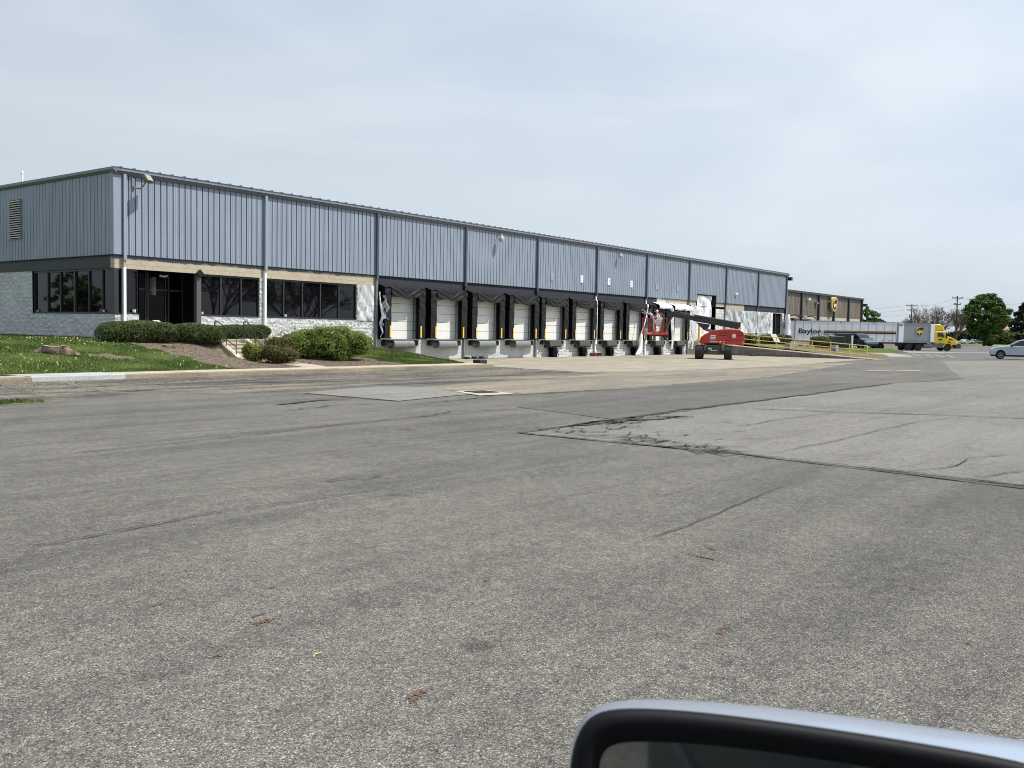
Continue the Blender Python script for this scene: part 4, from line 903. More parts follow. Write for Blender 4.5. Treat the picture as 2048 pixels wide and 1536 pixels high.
# small things on sills and ground
g = 'white paper cups left on the office window sills'
for x, y, s, lb in ((-.13, 6.95, .05, 'white cup at the left end of the end wall windows'), (-.13, 1.0, .06, 'white cup near the corner of the end wall windows'), (.72, .04, .09, 'wide white cup on the narrow corner window sill'), (4.12, .04, .08, 'white cup on the sill just right of the entry'), (8.98, .04, .08, 'white cup on the sill of the second office bay')):
    o = MB().lathe([(s * .7, 0), (s, s * 1.5), (s * 1.05, s * 1.5), (s * .9, s * 1.4)], (x, y, ZS + .095), 'z', 10).build('cup', M_wht, None, 40); tag(o, lb, 'cup', g)
b = MB(); b.lathe([(.17, 0), (.17, .4), (.2, .55), (.2, .75), (.12, .8)], (1.55, -.3, 1.19), 'z', 14); o = thing('ash_urn', 'pale round topped ash urn standing in front of the entry', 'urn', (0, 0, 0))
sub('body', mat('urn_pale', (.6, .6, .57), .6), b, o, smooth=40)
sub('opening', M_blackm, MB().lathe([(.07, 0), (.07, .02)], (1.45, -.495, 1.82), 'y', 12), o)
tag(MB().box(-.95, -.5, -1.55, -1.35, H(-.7, -1.5), H(-.7, -1.5) + .12).build('utility_box', M_blackm), 'flat black box at the wall foot left of the hedge', 'box')
b = MB()
for k in range(3): b.box(37.55 + .0, 38.45, -.55 + k * .22, -.42 + k * .22, .25, .28)
b.box(37.55, 37.65, -.55, .0, .02, .25).box(38.35, 38.45, -.55, .0, .02, .25).box(37.95, 38.05, -.55, .0, .02, .10)
tag(b.build('pallet', mat('pallet_wood', (.20, .10, .06), .9, var=.3, vs=9)), 'small reddish wooden pallet against the wall under the middle docks', 'pallet')
b = MB().box(22.2, 24.2, -.9, -.55, .012, .05)
for k in range(3): b.box(22.3 + k * .7, 22.55 + k * .7, -.85, -.6, .05, .16)
tag(b.build('rubber_debris', M_rub), 'strip of black rubber debris lying at the foot of the third dock', 'debris')
o = tag(MB().box(16.15, 16.75, -6.9, -6.4, .012, .26).build('rubber_block', M_rub), 'black rubber block sitting on the concrete by the end of the kerb', 'block'); bevel(o, .04)
o = tag(MB().lathe([(.2, 0), (.19, .12), (.1, .2)], (54.6, -5.6, .01), 'z', 10).build('rubble_lump', M_rub, None, 40), 'small black lump at the foot of the ramp wall', 'lump')
tag(MB().lathe([(.16, 0), (.14, .07), (.04, .1)], (54.9, -3.9, .01), 'z', 9).build('rubble_lump', M_rub, None, 40), 'tiny black lump at the foot of the ramp wall, behind the lift wheel', 'lump')

# ------------------------------------------------------------------ ramp, raised bed and railing beyond the docks
rp_ = thing('ramp', 'sloping walkway ramp on a low stone wall at the right end of the building', 'ramp')
def rz(y): return max(.03, 1.2 + (y + .4) * .083) if y > -.4 or True else 0
b = MB(); b.prism([(.6, -.05), (.6, 1.22), (-.6, 1.2), (-3.1, .86), (-15.1, .03), (-15.1, -.05)], 'x', 55.3, 55.6); sub('wall', K_wall, b, rp_)
b = MB(); b.prism([(53.2, -.05), (55.29, -.05), (55.29, 1.2), (54.3, 1.2)], 'y', -.75, .02); sub('wall', K_wall, b, rp_, label='sloping stone end beside the last dock')
b = MB(); b.prism([(.1, -.05), (.1, 1.19), (-.6, 1.19), (-3.1, .85), (-15.6, .02), (-15.6, -.05)], 'x', 55.601, 57.6); sub('walkway', K_apron, b, rp_)
def Hr(x, y):
    base = 1.15 if y > -1.5 else max(.02, 1.15 + (y + 1.5) * .083)
    return base * (1 - sstep(66, 80, x)) * .98 + .0 + .03 * math.sin(x) * math.sin(y * 1.3)
rb = MB(); rb.grid(60, 40, lambda u, v: (57.6 + 36 * u, -14.5 + 14.5 * v, Hr(57.6 + 36 * u, -14.5 + 14.5 * v) if (-14.5 + 14.5 * v) > -14.2 + 10 * sstep(.1, 1, u) else -.02))
tag(rb.build('raised_lawn', mat('bed_mixed', (.09, .11, .035), .95, spec=.1, var=.6, vs=.5, col2=(.17, .115, .08)), None, True), kind='structure')
cl = MB(); cl.box(57.6, 79, -2.4, .0, .3, 1.19); tag(cl.build('upper_walk', K_apron), kind='structure')
rl = thing('railing', 'yellow pipe railing along the ramp', 'railing')
ys = [-1.6, -2.9, -4.35, -5.83, -7.38, -8.93, -10.49, -12.04, -13.57, -15.0]
tz = lambda y: max(.04, .87 + (y + 3.1) * .0692) if y < -3.1 else 1.2 + (y + .6) * .132
for y in ys: sub('post', M_yelr, MB().tube([(55.45, y, tz(y) - .05), (55.45, y, tz(y) + 1.06)], .035, 7), rl)
for h_, r_ in ((1.06, .032), (.68, .028), (.30, .028)):
    sub('rail', M_yelr, MB().tube([(55.45, y, tz(y) + h_) for y in ys], r_, 7), rl)
rl2 = thing('railing', 'short yellow railing on the landing left of the boom lift turret', 'railing')
sub('post', M_yelr, MB().tube([(52.7, -1.5, .0), (52.7, -1.5, 2.6)], .11, 10), rl2)
for h_ in (2.2, 1.85, 1.4): sub('rail', M_yelr, MB().tube([(52.6, -1.3, h_), (55.4, -1.45, h_)], .025, 6), rl2)
bush('hedge', 'dark hedge under the masked far windows behind the railing', 'hedge', (66.5, -2.9, .9), (3.6, .7, .5), M_leaf_y, 4500, .06, seed=21, flat=3)
bush('hedge', 'short dark hedge past the far corner column', 'hedge', (77.6, -3.6, .75), (2.3, .8, .5), M_leaf_y, 3500, .06, seed=22, flat=3)
bush('bush', 'small brownish bush right behind the lift turret', 'bush', (59.6, -3.2, .9), (.8, .6, .5), M_leaf_r, 1500, .06, seed=23)
o = MB().prism([(-.6, 0), (.75, 0), (2.2, -.75), (.8, -.75)], 'y', -.03, .03).build('white_board', M_wht); o.location = (63.5, -3.8, 1.95); o.rotation_euler = (R(8), 0, 0); tag(o, 'white board leaning over the hedge behind the yellow railing', 'board')
for x, y, s, lb in ((58.3, -7.4, .34, 'grey box standing on the walk behind the railing'), (63.8, -9.6, .36, 'grey box farther right behind the railing'), (74.6, -2.6, .4, 'grey box at the foot of the wrapped column')):
    z_ = Hr(x, y) if x > 57.7 else .6; o = MB().box(x - s, x + s, y - s * .7, y + s * .7, z_ - .1, z_ + s * 1.5).build('utility_box', mat('box_grey', (.22, .23, .25), .5)); bevel(o, .04); tag(o, lb, 'box')
# ------------------------------------------------------------------ boom lift and the two painters
LZ = R(23.6)
lift = thing('boom_lift', 'red telescopic boom lift with black boom parked on the dock concrete', 'boom lift', (41.5, -8.2, 0), LZ)
b = MB(); b.box(-1.15, 1.15, -.55, .55, .42, .82).box(-1.3, -1.16, -.44, .44, .45, 1.02).box(1.16, 1.3, -.44, .44, .45, 1.0).box(-.98, -.76, -.85, .85, .44, .6).box(.76, .98, -.85, .85, .44, .6)
b.lathe([(.55, .82), (.5, .95), (.6, 1.1)], (0, 0, 0), 'z', 20); ch = sub('chassis', M_dark, b, lift); bevel(ch, .02)
sub('decal', M_wht, MB().box(-1.306, -1.301, .12, .2, .72, .84).box(-1.306, -1.301, .24, .36, .74, .84).box(-1.306, -1.301, -.28, .2, .64, .67), ch)
b = MB()
for k in range(4): b.box(-1.31, -1.301, -.3 + k * .17, -.2 + k * .17, .46, .49)
sub('reflector', M_yel, b, ch)
for sx in (-1, 1):
    for sy in (-1, 1):
        w_ = MB(); w_.lathe([(.2, -.27), (.40, -.27), (.48, -.21), (.5, -.12), (.5, .12), (.48, .21), (.40, .27), (.2, .27)], (sx * .95, sy * 1.03, .5), 'y', 28)
        for k in range(22):
            a = 2 * math.pi * k / 22; M = Matrix.Translation((sx * .95, sy * 1.03, .5)) @ Matrix.Rotation(a, 4, 'Y')
            w_.box(-.03, .03, -.25, -.02, .47, .515, M=M); w_.box(-.03, .03, .02, .25, .47, .515, M=M @ Matrix.Rotation(.14, 4, 'Y'))
        wo = sub('wheel', M_rub, w_, lift); sub('rim', M_red, MB().lathe([(.1, -.2), (.28, -.24), (.30, -.275), (.30, .275), (.28, .24), (.1, .2)], (sx * .95, sy * 1.03, .5), 'y', 20), wo)
tp = [(1.05, 1.22), (1.0, 1.32), (.91, 1.62), (.66, 1.80), (.33, 1.98), (-.14, 2.13), (-.6, 2.19), (-1.03, 2.21), (-1.85, 2.16), (-2.03, 2.05), (-2.12, 1.85), (-2.16, 1.16), (-2.1, 1.10), (-.5, 1.10), (-.3, 1.17), (.9, 1.17)]
b = MB(); b.prism(tp, 'x', -1.12, -.32); b.prism(tp, 'x', .32, 1.12); b.box(-.32, .32, -2.1, -.9, 1.12, 1.9).box(-.32, .32, -.9, .9, 1.12, 1.3); tu = sub('turret', M_red, b, lift); bevel(tu, .05, 3)
b = MB()
for y0, y1 in ((-.95, -.35), (-2.05, -1.65)):
    for z0 in (1.72, 1.90): b.box(-1.135, -1.115, y0, y1, z0, z0 + .055)
b.box(-1.135, -1.115, -1.12, -1.09, 1.42, 2.1).box(-1.135, -1.115, -2.0, .85, 1.395, 1.41); sub('vent', mat('lift_red_shade', (.12, .01, .008), .5), b, tu)
sub('decal', M_wht, MB().box(-1.14, -1.121, -.12, .22, 1.46, 1.76).add([(-1.14, -1.42 + .13 * math.cos(a), 1.72 + .15 * math.sin(a)) for a in [k * math.pi / 8 for k in range(16)]], [tuple(range(16))]), tu)
sub('decal_print', M_dark, MB().box(-1.146, -1.141, -.08, .18, 1.62, 1.67).box(-1.146, -1.141, -.08, .18, 1.52, 1.55).box(-1.146, -1.141, -1.45, -1.39, 1.66, 1.74), tu)
text_mesh('SKYJACK', .14, M_wht, tu, face_mat((-1.127, -.02, 1.29), (0, -1, 0)), offset=.004)
text_mesh('60', .14, M_wht, tu, face_mat((-1.127, -.47, 1.29), (0, -1, 0)), offset=.01)
b = MB()
for y, z in ((-.72, 1.32), (-.72, 1.18), (-2.05, 1.3), (-2.05, 1.18)): b.box(-1.14, -1.121, y - .03, y + .03, z - .03, z + .03)
sub('bolt', M_wht, b, tu)
P0 = Vector((0, -1.65, 2.47)); P1 = Vector((0, 3.05, 3.25)); dd = (P1 - P0)
Mb = Matrix.Translation(P0) @ Matrix.Rotation(math.atan2(dd.z, dd.y), 4, 'X')
b = MB(); b.box(-.2, .2, -.1, 3.2, -.24, .22, M=Mb); bo = sub('boom', mat('boom_black', (.022, .023, .026), .35, var=.2, vs=3), b, lift); bevel(bo, .03)
sub('boom_section', MATS['boom_black'], MB().box(-.16, .16, 3.2, 4.75, -.19, .16, M=Mb), bo)
sub('cable_tray', M_galv, MB().box(-.14, .14, .3, 4.6, .225, .26, M=Mb).box(-.19, -.165, 3.2, 4.5, .12, .15, M=Mb), bo)
b = MB(); b.prism([(-1.85, 2.2), (-1.85, 2.72), (-1.25, 2.72), (-1.1, 2.3)], 'x', -.3, -.21).prism([(-1.85, 2.2), (-1.85, 2.72), (-1.25, 2.72), (-1.1, 2.3)], 'x', .21, .3); sub('boom_pivot', MATS['boom_black'], b, lift)
b = MB(); b.prism([(1.35, 2.68), (.3, 2.52), (.55, 2.12), (.75, 2.1)], 'x', -.1, .1); sub('cylinder_bracket', MATS['boom_black'], b, bo)
sub('lift_cylinder', M_galv, MB().tube([(0, .65, 2.16), (0, -.25, 1.95)], .11, 10), lift)
b = MB(); b.tube([(0, 3.0, 3.38), (0, 3.2, 3.1), (0, 3.42, 2.5), (0, 3.62, 1.72)], [.2, .2, .15, .15], 8).box(-.14, .14, 2.85, 3.25, 3.05, 3.45); jb = sub('jib', MATS['boom_black'], b, lift); sub('jib_link', M_galv, MB().tube([(-.17, 3.1, 3.0), (-.17, 3.55, 1.95)], .03, 6), jb)
sub('beacon', M_yel, MB().lathe([(.05, 2.2), (.05, 2.3), (.02, 2.32)], (-.9, -1.75, 0), 'z', 8), tu)
# basket
bk = MB(); y0, y1, x0_, x1_, zf = 3.42, 5.2, -.45, .45, 1.84
bk.box(x0_, x1_, y0, y1, zf - .12, zf)
bkt = sub('basket', M_red, bk, lift)
rb_ = MB()
for z in (1.97, 2.42, 2.92):
    rb_.tube([(x0_, y0, z), (x1_, y0, z), (x1_, y1, z), (x0_, y1, z), (x0_, y0, z)], .025, 6)
for x in (x0_, x1_):
    for y in np.linspace(y0, y1, 5): rb_.tube([(x, y, zf), (x, y, 2.92)], .022, 6)
rb_.tube([(x0_, y0 + .15, 2.92), (x0_, y0 + .2, 3.18), (x0_, y0 + .85, 3.18), (x0_, y0 + .95, 2.92)], .025, 6)
sub('guard_rail', M_red, rb_, bkt)
sub('control_box', M_wht, MB().box(-.62, -.47, 3.75, 4.1, 2.82, 3.0), bkt); sub('kick_plate', mat('kick', (.6, .06, .03), .4), MB().box(x0_ - .03, x0_ - .012, y0, y1, zf - .14, zf + .06), bkt)
text_mesh('SKYJACK', .13, M_wht, bkt, face_mat((x0_ - .032, 4.75, zf - .04), (0, -1, 0)), offset=.004)
sub('fork_support', M_dark, MB().box(-.2, .2, 3.3, 4.6, zf - .24, zf - .121).box(-.15, .15, 3.3, 3.75, 1.5, 1.75), bkt)
def toplocal(x, y, z): return Matrix.Translation((41.5, -8.2, 0)) @ Matrix.Rotation(LZ, 4, 'Z') @ Vector((x, y, z))
tag(MB().lathe([(.14, 0), (.15, .3), (.15, .31), (.13, .3)], toplocal(.15, 4.95, 1.845), 'z', 12).build('paint_bucket', M_wht, None, 40), 'white paint bucket on the floor of the lift basket', 'bucket')

def figure(name, label, joints, bones, mats, loc, rz, hat=None):
    """one skinned body; face material by nearest bone"""
    names = list(joints); me = bpy.data.meshes.new('b'); me.from_pydata([joints[n][0] for n in names], [(names.index(a), names.index(c)) for a, c, _ in bones], [])
    o = bpy.data.objects.new('b', me); C.objects.link(o)
    sk = o.modifiers.new('s', 'SKIN'); lay = me.skin_vertices[0] if len(me.skin_vertices) else None
    if lay is None:
        bm = bmesh.new(); bm.from_mesh(me); bm.verts.layers.skin.verify(); bm.to_mesh(me); bm.free(); lay = me.skin_vertices[0]
    for i, n in enumerate(names):
        r_ = joints[n][1]; lay.data[i].radius = (r_, r_) if not isinstance(r_, tuple) else r_; lay.data[i].use_root = (n == 'pelvis')
    ss = o.modifiers.new('u', 'SUBSURF'); ss.levels = 2; ss.render_levels = 2
    bpy.context.view_layer.update()
    m2 = bpy.data.meshes.new_from_object(o.evaluated_get(bpy.context.evaluated_depsgraph_get())); bpy.data.objects.remove(o)
    m2.materials.clear()
    for mm in mats: m2.materials.append(mm)
    for p in m2.polygons:
        best = 1e9
        for a, c, k in bones:
            A, B = Vector(joints[a][0]), Vector(joints[c][0]); d = B - A; t_ = max(0, min(1, (p.center - A).dot(d) / max(d.length_squared, 1e-9))); q = (p.center - A - d * t_).length
            if q < best: best = q; p.material_index = k
        p.use_smooth = True
    o = bpy.data.objects.new(name, m2); C.objects.link(o); o.location = loc; o.rotation_euler = (0, 0, rz); tag(o, label, 'person')
    return o
M_skin = mat('skin', (.42, .24, .17), .5); M_shirt = mat('shirt_blue', (.30, .36, .55), .8, var=.35, vs=5); M_pant = mat('painter_white', (.72, .72, .70), .8, var=.1, vs=8)
M_pink = mat('shirt_pale', (.62, .55, .60), .8, var=.2, vs=8); M_hair = mat('hair_black', (.012, .01, .01), .7); M_cap = mat('cap_white', (.72, .74, .70), .7); M_boot = mat('boot', (.10, .08, .06), .8)
def body(lean, arms, sc_=1.0, face=1):
    """local +Y is forward; lean moves the upper body forward"""
    l = lean; J = {'pelvis': ((0, 0, .95), (.15, .11)), 'waist': ((0, l * .3, 1.10), (.135, .1)), 'chest': ((0, l * .75, 1.32), (.165, .115)), 'neck': ((0, l * 1.05, 1.48), .058), 'jaw': ((0, l * 1.15 + .025, 1.56), (.07, .085)), 'skull': ((0, l * 1.2, 1.65), (.078, .095)), 'crown': ((0, l * 1.2, 1.70), .06)}
    Bn = [('pelvis', 'waist', 0), ('waist', 'chest', 0), ('chest', 'neck', 0), ('neck', 'jaw', 2), ('jaw', 'skull', 2), ('skull', 'crown', 2)]
    for s, nm in ((-1, 'l'), (1, 'r')):
        J.update({'hip' + nm: ((s * .10, 0, .90), .095), 'knee' + nm: ((s * .13, .05, .49), .062), 'ank' + nm: ((s * .14, -.03, .09), .045), 'toe' + nm: ((s * .15, .14, .04), .04)})
        Bn += [('pelvis', 'hip' + nm, 1), ('hip' + nm, 'knee' + nm, 1), ('knee' + nm, 'ank' + nm, 1), ('ank' + nm, 'toe' + nm, 3)]
        sh, el, wr = arms[nm]; J.update({'sh' + nm: ((s * .19, l * .85, 1.40), .06), 'el' + nm: (el, .043), 'wr' + nm: (wr, .028)})
        Bn += [('chest', 'sh' + nm, 0), ('sh' + nm, 'el' + nm, 0), ('el' + nm, 'wr' + nm, 2)]
        d = (Vector(wr) - Vector(el)).normalized(); sd_ = d.cross(Vector((1, 0, .2))).normalized(); pm = Vector(wr) + d * .07; J['pm' + nm] = (tuple(pm), .026); Bn.append(('wr' + nm, 'pm' + nm, 2))
        for q in range(4):
            off = sd_ * (.012 * (q - 1.5) * 2); L = (.075, .085, .08, .062)[q]; m_ = pm + off * 1.2 + d * L * .5; e_ = m_ + (d * .8 + Vector((0, 0, -.5))).normalized() * L * .5
            J[f'f{q}{nm}'] = (tuple(m_), .009); J[f'g{q}{nm}'] = (tuple(e_), .008); Bn += [('pm' + nm, f'f{q}{nm}', 2), (f'f{q}{nm}', f'g{q}{nm}', 2)]
        th = Vector(wr) + d * .03 + sd_ * .04; J['th' + nm] = (tuple(th), .011); J['tt' + nm] = (tuple(th + d * .04 + sd_ * .015), .009); Bn += [('wr' + nm, 'th' + nm, 2), ('th' + nm, 'tt' + nm, 2)]
    J['nose'] = ((0, l * 1.2 + .115, 1.61), .012); Bn.append(('skull', 'nose', 2))
    return {k: (tuple(c * sc_ for c in v[0]), tuple(r * sc_ for r in v[1]) if isinstance(v[1], tuple) else v[1] * sc_) for k, v in J.items()}, Bn
def headwear(o, l, mt, cap=True, sc_=1.0):
    g = MB(); c = Vector((0, l * 1.2, 1.675)) * sc_; vs = []
    g.lathe([(.098 * sc_, -.02), (.106 * sc_, .02), (.095 * sc_, .075), (.05 * sc_, .115), (.01, .12)], tuple(c), 'z', 14)
    if cap: g.box(-.07, .07, c.y + .08, c.y + .18, c.z - .01, c.z + .005)
    sub('cap' if cap else 'hair', mt, g, o, smooth=50)
def face(o, l, sc_=1.0):
    g = MB()
    for s in (-1, 1): g.lathe([(.012, 0), (.012, .008)], (s * .032 * sc_, (l * 1.2 + .088) * sc_, 1.635 * sc_), 'y', 8)
    g.box(-.03, .03, (l * 1.15 + .098) * sc_, (l * 1.15 + .106) * sc_, 1.56 * sc_, 1.568 * sc_); sub('face_features', M_hair, g, o)
    g = MB()
    for s in (-1, 1): g.lathe([(.022, -.008), (.026, .0), (.018, .01)], (s * .088 * sc_, l * 1.2 * sc_, 1.625 * sc_), 'x', 8)
    sub('ears', M_skin, g, o)
J, Bn = body(.34, {'l': (0, (-.30, .62, 1.52), (-.22, .86, 1.70)), 'r': (0, (.30, .62, 1.42), (.20, .90, 1.52))}, .97)
p1 = figure('person', 'painter in a blue shirt with black hair leaning out and reaching up at the wall', J, Bn, [M_shirt, M_pant, M_skin, M_boot], toplocal(-.05, 4.35, 1.845), LZ); headwear(p1, .34, M_hair, False, .97); face(p1, .34, .97)
J, Bn = body(.22, {'l': (0, (-.34, .30, 1.22), (-.26, .52, 1.30)), 'r': (0, (.34, .30, 1.20), (.2, .55, 1.24))}, .95)
p2 = figure('person', 'painter in white overalls and a white cap standing behind the other in the basket', J, Bn, [M_pink, M_pant, M_skin, M_boot], toplocal(.12, 3.95, 1.845), LZ + .15); headwear(p2, .22, M_cap, True, .95); face(p2, .22, .95)

# ------------------------------------------------------------------ neighbouring building
nb = thing('depot_building', 'brown ribbed metal depot with black piers and a gold shield sign beyond the warehouse', 'building')
M_bsid = bpy.data.materials.new('brown_siding'); M_bsid.use_nodes = True; t = M_bsid.node_tree; g_ = N(t, 'ShaderNodeNewGeometry').outputs['Position']
cc_ = ramp(t, noise(t, scaled(t, g_, (1.2, 1, .06)), 1.3, 5, .7), [(.34, (.09, .085, .085)), (.5, (.145, .12, .085)), (.66, (.20, .17, .135))]); t.links.new(cc_, t.nodes['Principled BSDF'].inputs['Base Color'])
b = siding_mb(98, 153.9, 5.15, 8.55, lambda a, d, z: (a, 15.7 + d, z), face=-.06, per=.6, dep=.06); sub('siding', M_bsid, b, nb)
sub('block_wall', mat('cream_block', (.40, .37, .29), .8, var=.15, vs=2), MB().quad((98, 15.7, 4.55), (153.9, 15.7, 4.55), (153.9, 15.7, 5.2), (98, 15.7, 5.2)), nb)
sub('lower_wall', mat('grey_block', (.24, .24, .235), .8, var=.15, vs=2), MB().box(98, 153.9, 15.705, 45, 0, 4.55).box(98, 153.9, 15.72, 45, 4.55, 8.5), nb)
sub('roof_trim', mat('trim_black', (.03, .03, .034), .5), MB().box(97.8, 154.3, 15.3, 45, 8.52, 8.85), nb)
for x in (107.9, 115.6, 123.2, 131.0, 138.55, 146.3, 153.8): sub('pier', MATS['trim_black'], MB().box(x - .2, x + .2, 15.35, 15.63, 4.4, 8.5), nb)
sub('end_pier', MATS['trim_black'], MB().box(153.9, 154.1, 15.6, 45, 0, 8.5), nb)
sub('floodlight', MATS['trim_black'], MB().box(154.1, 154.8, 14.8, 15.4, 7.4, 7.9), nb)
for x in (112, 118.5, 121, 126): sub('dock_light', MATS['trim_black'], MB().tube([(x, 15.6, 4.9), (x + .3, 14.8, 5.0), (x + .9, 14.4, 4.6)], .1, 6).box(x - 3, x + 1, 15.3, 15.65, 4.3, 4.5), nb)
sub('wall_lamp', M_wht, MB().box(125.7, 126.2, 15.2, 15.6, 7.5, 7.9), nb); sub('wall_lamp', M_galv, MB().box(129.2, 130.2, 15.2, 15.6, 7.1, 7.3), nb)
def shield(name, parent, M, w_, h, border=True, ext=.06):
    def outl(s):
        p = [(-.5, .36), (-.44, .44), (-.25, .5), (0, .515), (.25, .5), (.44, .44), (.5, .36), (.5, -.05), (.46, -.22), (.33, -.37), (.15, -.46), (0, -.52), (-.15, -.46), (-.33, -.37), (-.46, -.22), (-.5, -.05)]
        return [(x * s * w_, (y * s) * h) for x, y in p]
    def ex(poly, a, c):
        b_ = MB(); n = len(poly); b_.add([M @ Vector((x, y, a)) for x, y in poly] + [M @ Vector((x, y, c)) for x, y in poly], [tuple(range(n))[::-1], tuple(range(n, 2 * n))] + [(i, (i + 1) % n, n + (i + 1) % n, n + i) for i in range(n)]); return b_
    o = sub(name, mat('shield_gold', (.72, .55, .22), .5) if border else M_brown, ex(outl(1), 0, ext), parent)
    if border: sub('shield_face', M_brown, ex(outl(.84), ext + .01, ext + .03), o)
    s = .84 if border else 1.0
    arc = [(-.5, .36), (-.44, .44), (-.25, .5), (0, .515), (.25, .5), (.42, .45), (.1, .40), (-.15, .31), (-.33, .2), (-.5, .06)]
    sub('shield_swoosh', M_gold, ex([(x * s * w_ * .97, y * s * h * .97) for x, y in arc], ext + .04, ext + .05), o)
    text_mesh('ups', h * (.40 if border else .66), mat('gold_bright', (.85, .66, .18), .45) if not border else mat('gold_pale', (.75, .62, .25), .5), o, M @ Matrix.Translation((0, -h * .04, ext + .06)), offset=h * .02, sx=w_ / h * .98); return o
shield('shield_sign', nb, face_mat((137.0, 15.2, 7.25), (1, 0, 0)), 2.5, 2.35, True, .3)
# ------------------------------------------------------------------ trailers, tractor, cars
EZ = math.atan2(-.79407, .6075)
M_tr = mat('trailer_grey', (.66, .67, .69), .4, var=.05, vs=1); M_tr2 = mat('trailer_silver', (.27, .28, .30), .45, var=.05, vs=2); M_yc = mat('cab_yellow', (.66, .47, .02), .3)
M_trw = mat('trailer_white', (.82, .84, .86), .4)
def wheels(parent, xs, y0, r=.5, wd=.3, rim=None, ys=None):
    for x in xs:
        for y in (ys or (y0, y0 + 2.1)):
            w_ = sub('wheel', M_rub, MB().lathe([(r * .55, -wd / 2), (r * .92, -wd / 2), (r, -wd * .3), (r, wd * .3), (r * .92, wd / 2), (r * .55, wd / 2)], (x, y, r), 'y', 24), parent, smooth=40)
            g = MB().lathe([(r * .12, -wd * .52), (r * .5, -wd * .38), (r * .58, -wd * .51), (r * .58, wd * .51), (r * .5, wd * .38), (r * .12, wd * .52)], (x, y, r), 'y', 18)
            sub('rim', rim or M_dark, g, w_, smooth=40)
o0 = P(1570, 130); tr = thing('semi_trailer', 'long grey box trailer lettered Baylor with a brown stripe', 'trailer', (o0.x, o0.y, 0), EZ)
L0 = 16.3
sub('box', M_tr, MB().box(0, L0 - .75, 0, 2.6, 1.2, 3.88), tr); sub('nose_panel', M_trw, MB().box(L0 - .70, L0, -.004, 2.6, 1.2, 3.88), tr)
sub('rail', M_galv, MB().box(0, L0, -.03, 2.63, 1.12, 1.2).box(0, L0, -.03, 2.63, 3.88, 3.93).box(L0 - .95, L0 - .70, -.03, 0, 1.2, 3.88), tr)
g = MB()
for k in range(13): g.box(1.2 + k * 1.13, 1.235 + k * 1.13, -.012, 0, 1.2, 3.88)
g.box(1.08, 1.17, -.035, 0, 1.2, 3.9); sub('panel_seams', mat('seam', (.16, .165, .18), .5), g, tr)
sub('stripe', mat('stripe_brown', (.26, .125, .06), .45), MB().box(5.15, 15.25, -.02, -.013, 2.46, 2.66), tr); sub('stripe', M_frame, MB().box(5.25, 15.25, -.02, -.013, 2.28, 2.455), tr)
text_mesh('Baylor', .92, M_frame, tr, face_mat((3.2, -.02, 2.48), (1, 0, 0)), offset=.022, sx=1.32)
text_mesh('TRUCKING, INC.', .2, M_frame, tr, face_mat((6.0, -.02, 2.12), (1, 0, 0)), offset=.002); text_mesh('Baylor', .36, mat('ink_blue', (.03, .08, .11), .5), tr, face_mat((L0 - .36, -.02, 3.6), (1, 0, 0)), offset=.012, sx=.62)
g = MB()
for k in (7.4, 12.0): g.box(k, k + .25, -.02, -.013, 3.72, 3.8)
for k in (11.6, 12.0, 13.3, 14.2, 14.6): g.box(k, k + .28, -.02, -.013, 1.32, 1.38)
sub('marker', M_frame, g, tr)
g = MB()
for y in (.4, 2.1): g.tube([(11.9, y, 1.15), (11.9, y, .08)], .07, 6).box(11.75, 12.05, y - .12, y + .12, .0, .08).tube([(11.3, y, 1.15), (11.9, y, .5)], .04, 5).tube([(12.6, y, 1.15), (11.9, y, .5)], .04, 5)
sub('landing_gear', M_dark, g, tr); sub('underframe', M_dark, MB().box(.3, L0 - .2, .6, 2.0, .95, 1.12), tr); wheels(tr, (1.2, 2.5), .25)
o0 = P(1866, 133.6); up_ = thing('semi_trailer', 'short silver grey trailer with a brown and gold shield hitched to the yellow tractor', 'trailer', (o0.x, o0.y, 0), EZ)
sub('box', M_tr2, MB().box(-8.6, -.62, 0, 2.55, 1.22, 3.92), up_); sub('nose_panel', M_trw, MB().box(-.61, -.05, -.01, 2.55, 1.25, 3.86), up_)
sub('rail', M_galv, MB().box(-8.6, -.62, -.03, 2.58, 1.12, 1.5).box(-8.6, -.62, -.03, 2.58, 3.86, 3.94).box(-.72, -.62, -.04, 0, 1.2, 3.9), up_)
shield('shield_sign', up_, face_mat((-2.2, -.02, 2.82), (1, 0, 0)), 1.1, 1.22, False, .01)
sub('underframe', M_dark, MB().box(-8.4, -.8, .5, 2.0, .9, 1.12), up_); wheels(up_, (-7.6,), .25)
g = MB().tube([(-5.0, .3, 1.1), (-5.0, .3, .05)], .06, 6).tube([(-4.75, .3, 1.9), (-4.75, .3, .05)], .05, 6); sub('landing_gear', M_dark, g, up_)
tk = thing('semi_tractor', 'yellow conventional semi tractor with a tall rounded roof fairing', 'truck', (o0.x, o0.y, 0), EZ)
g = MB(); g.prism([(.05, 1.08), (.05, 2.85), (1.45, 2.85), (1.95, 2.1), (1.95, 1.08)], 'y', .1, 2.4); cb = sub('cab', M_yc, g, tk); bevel(cb, .08, 3)
g = MB(); g.prism([(.0, 2.86), (.0, 3.78), (.3, 3.86), (.85, 3.8), (1.2, 3.55), (1.42, 3.1), (1.5, 2.86)], 'y', .12, 2.38); o = sub('roof_fairing', M_yc, g, tk); bevel(o, .12, 3)
g = MB(); g.prism([(1.9, 1.15), (1.9, 2.12), (2.4, 2.02), (3.0, 1.78), (3.32, 1.52), (3.42, 1.1), (3.42, .9), (2.6, .9), (2.55, 1.15), (2.35, 1.38), (2.05, 1.42)], 'y', .25, 2.25); o = sub('hood', M_yc, g, tk); bevel(o, .08, 3)
g = MB()
for k in range(9): pass
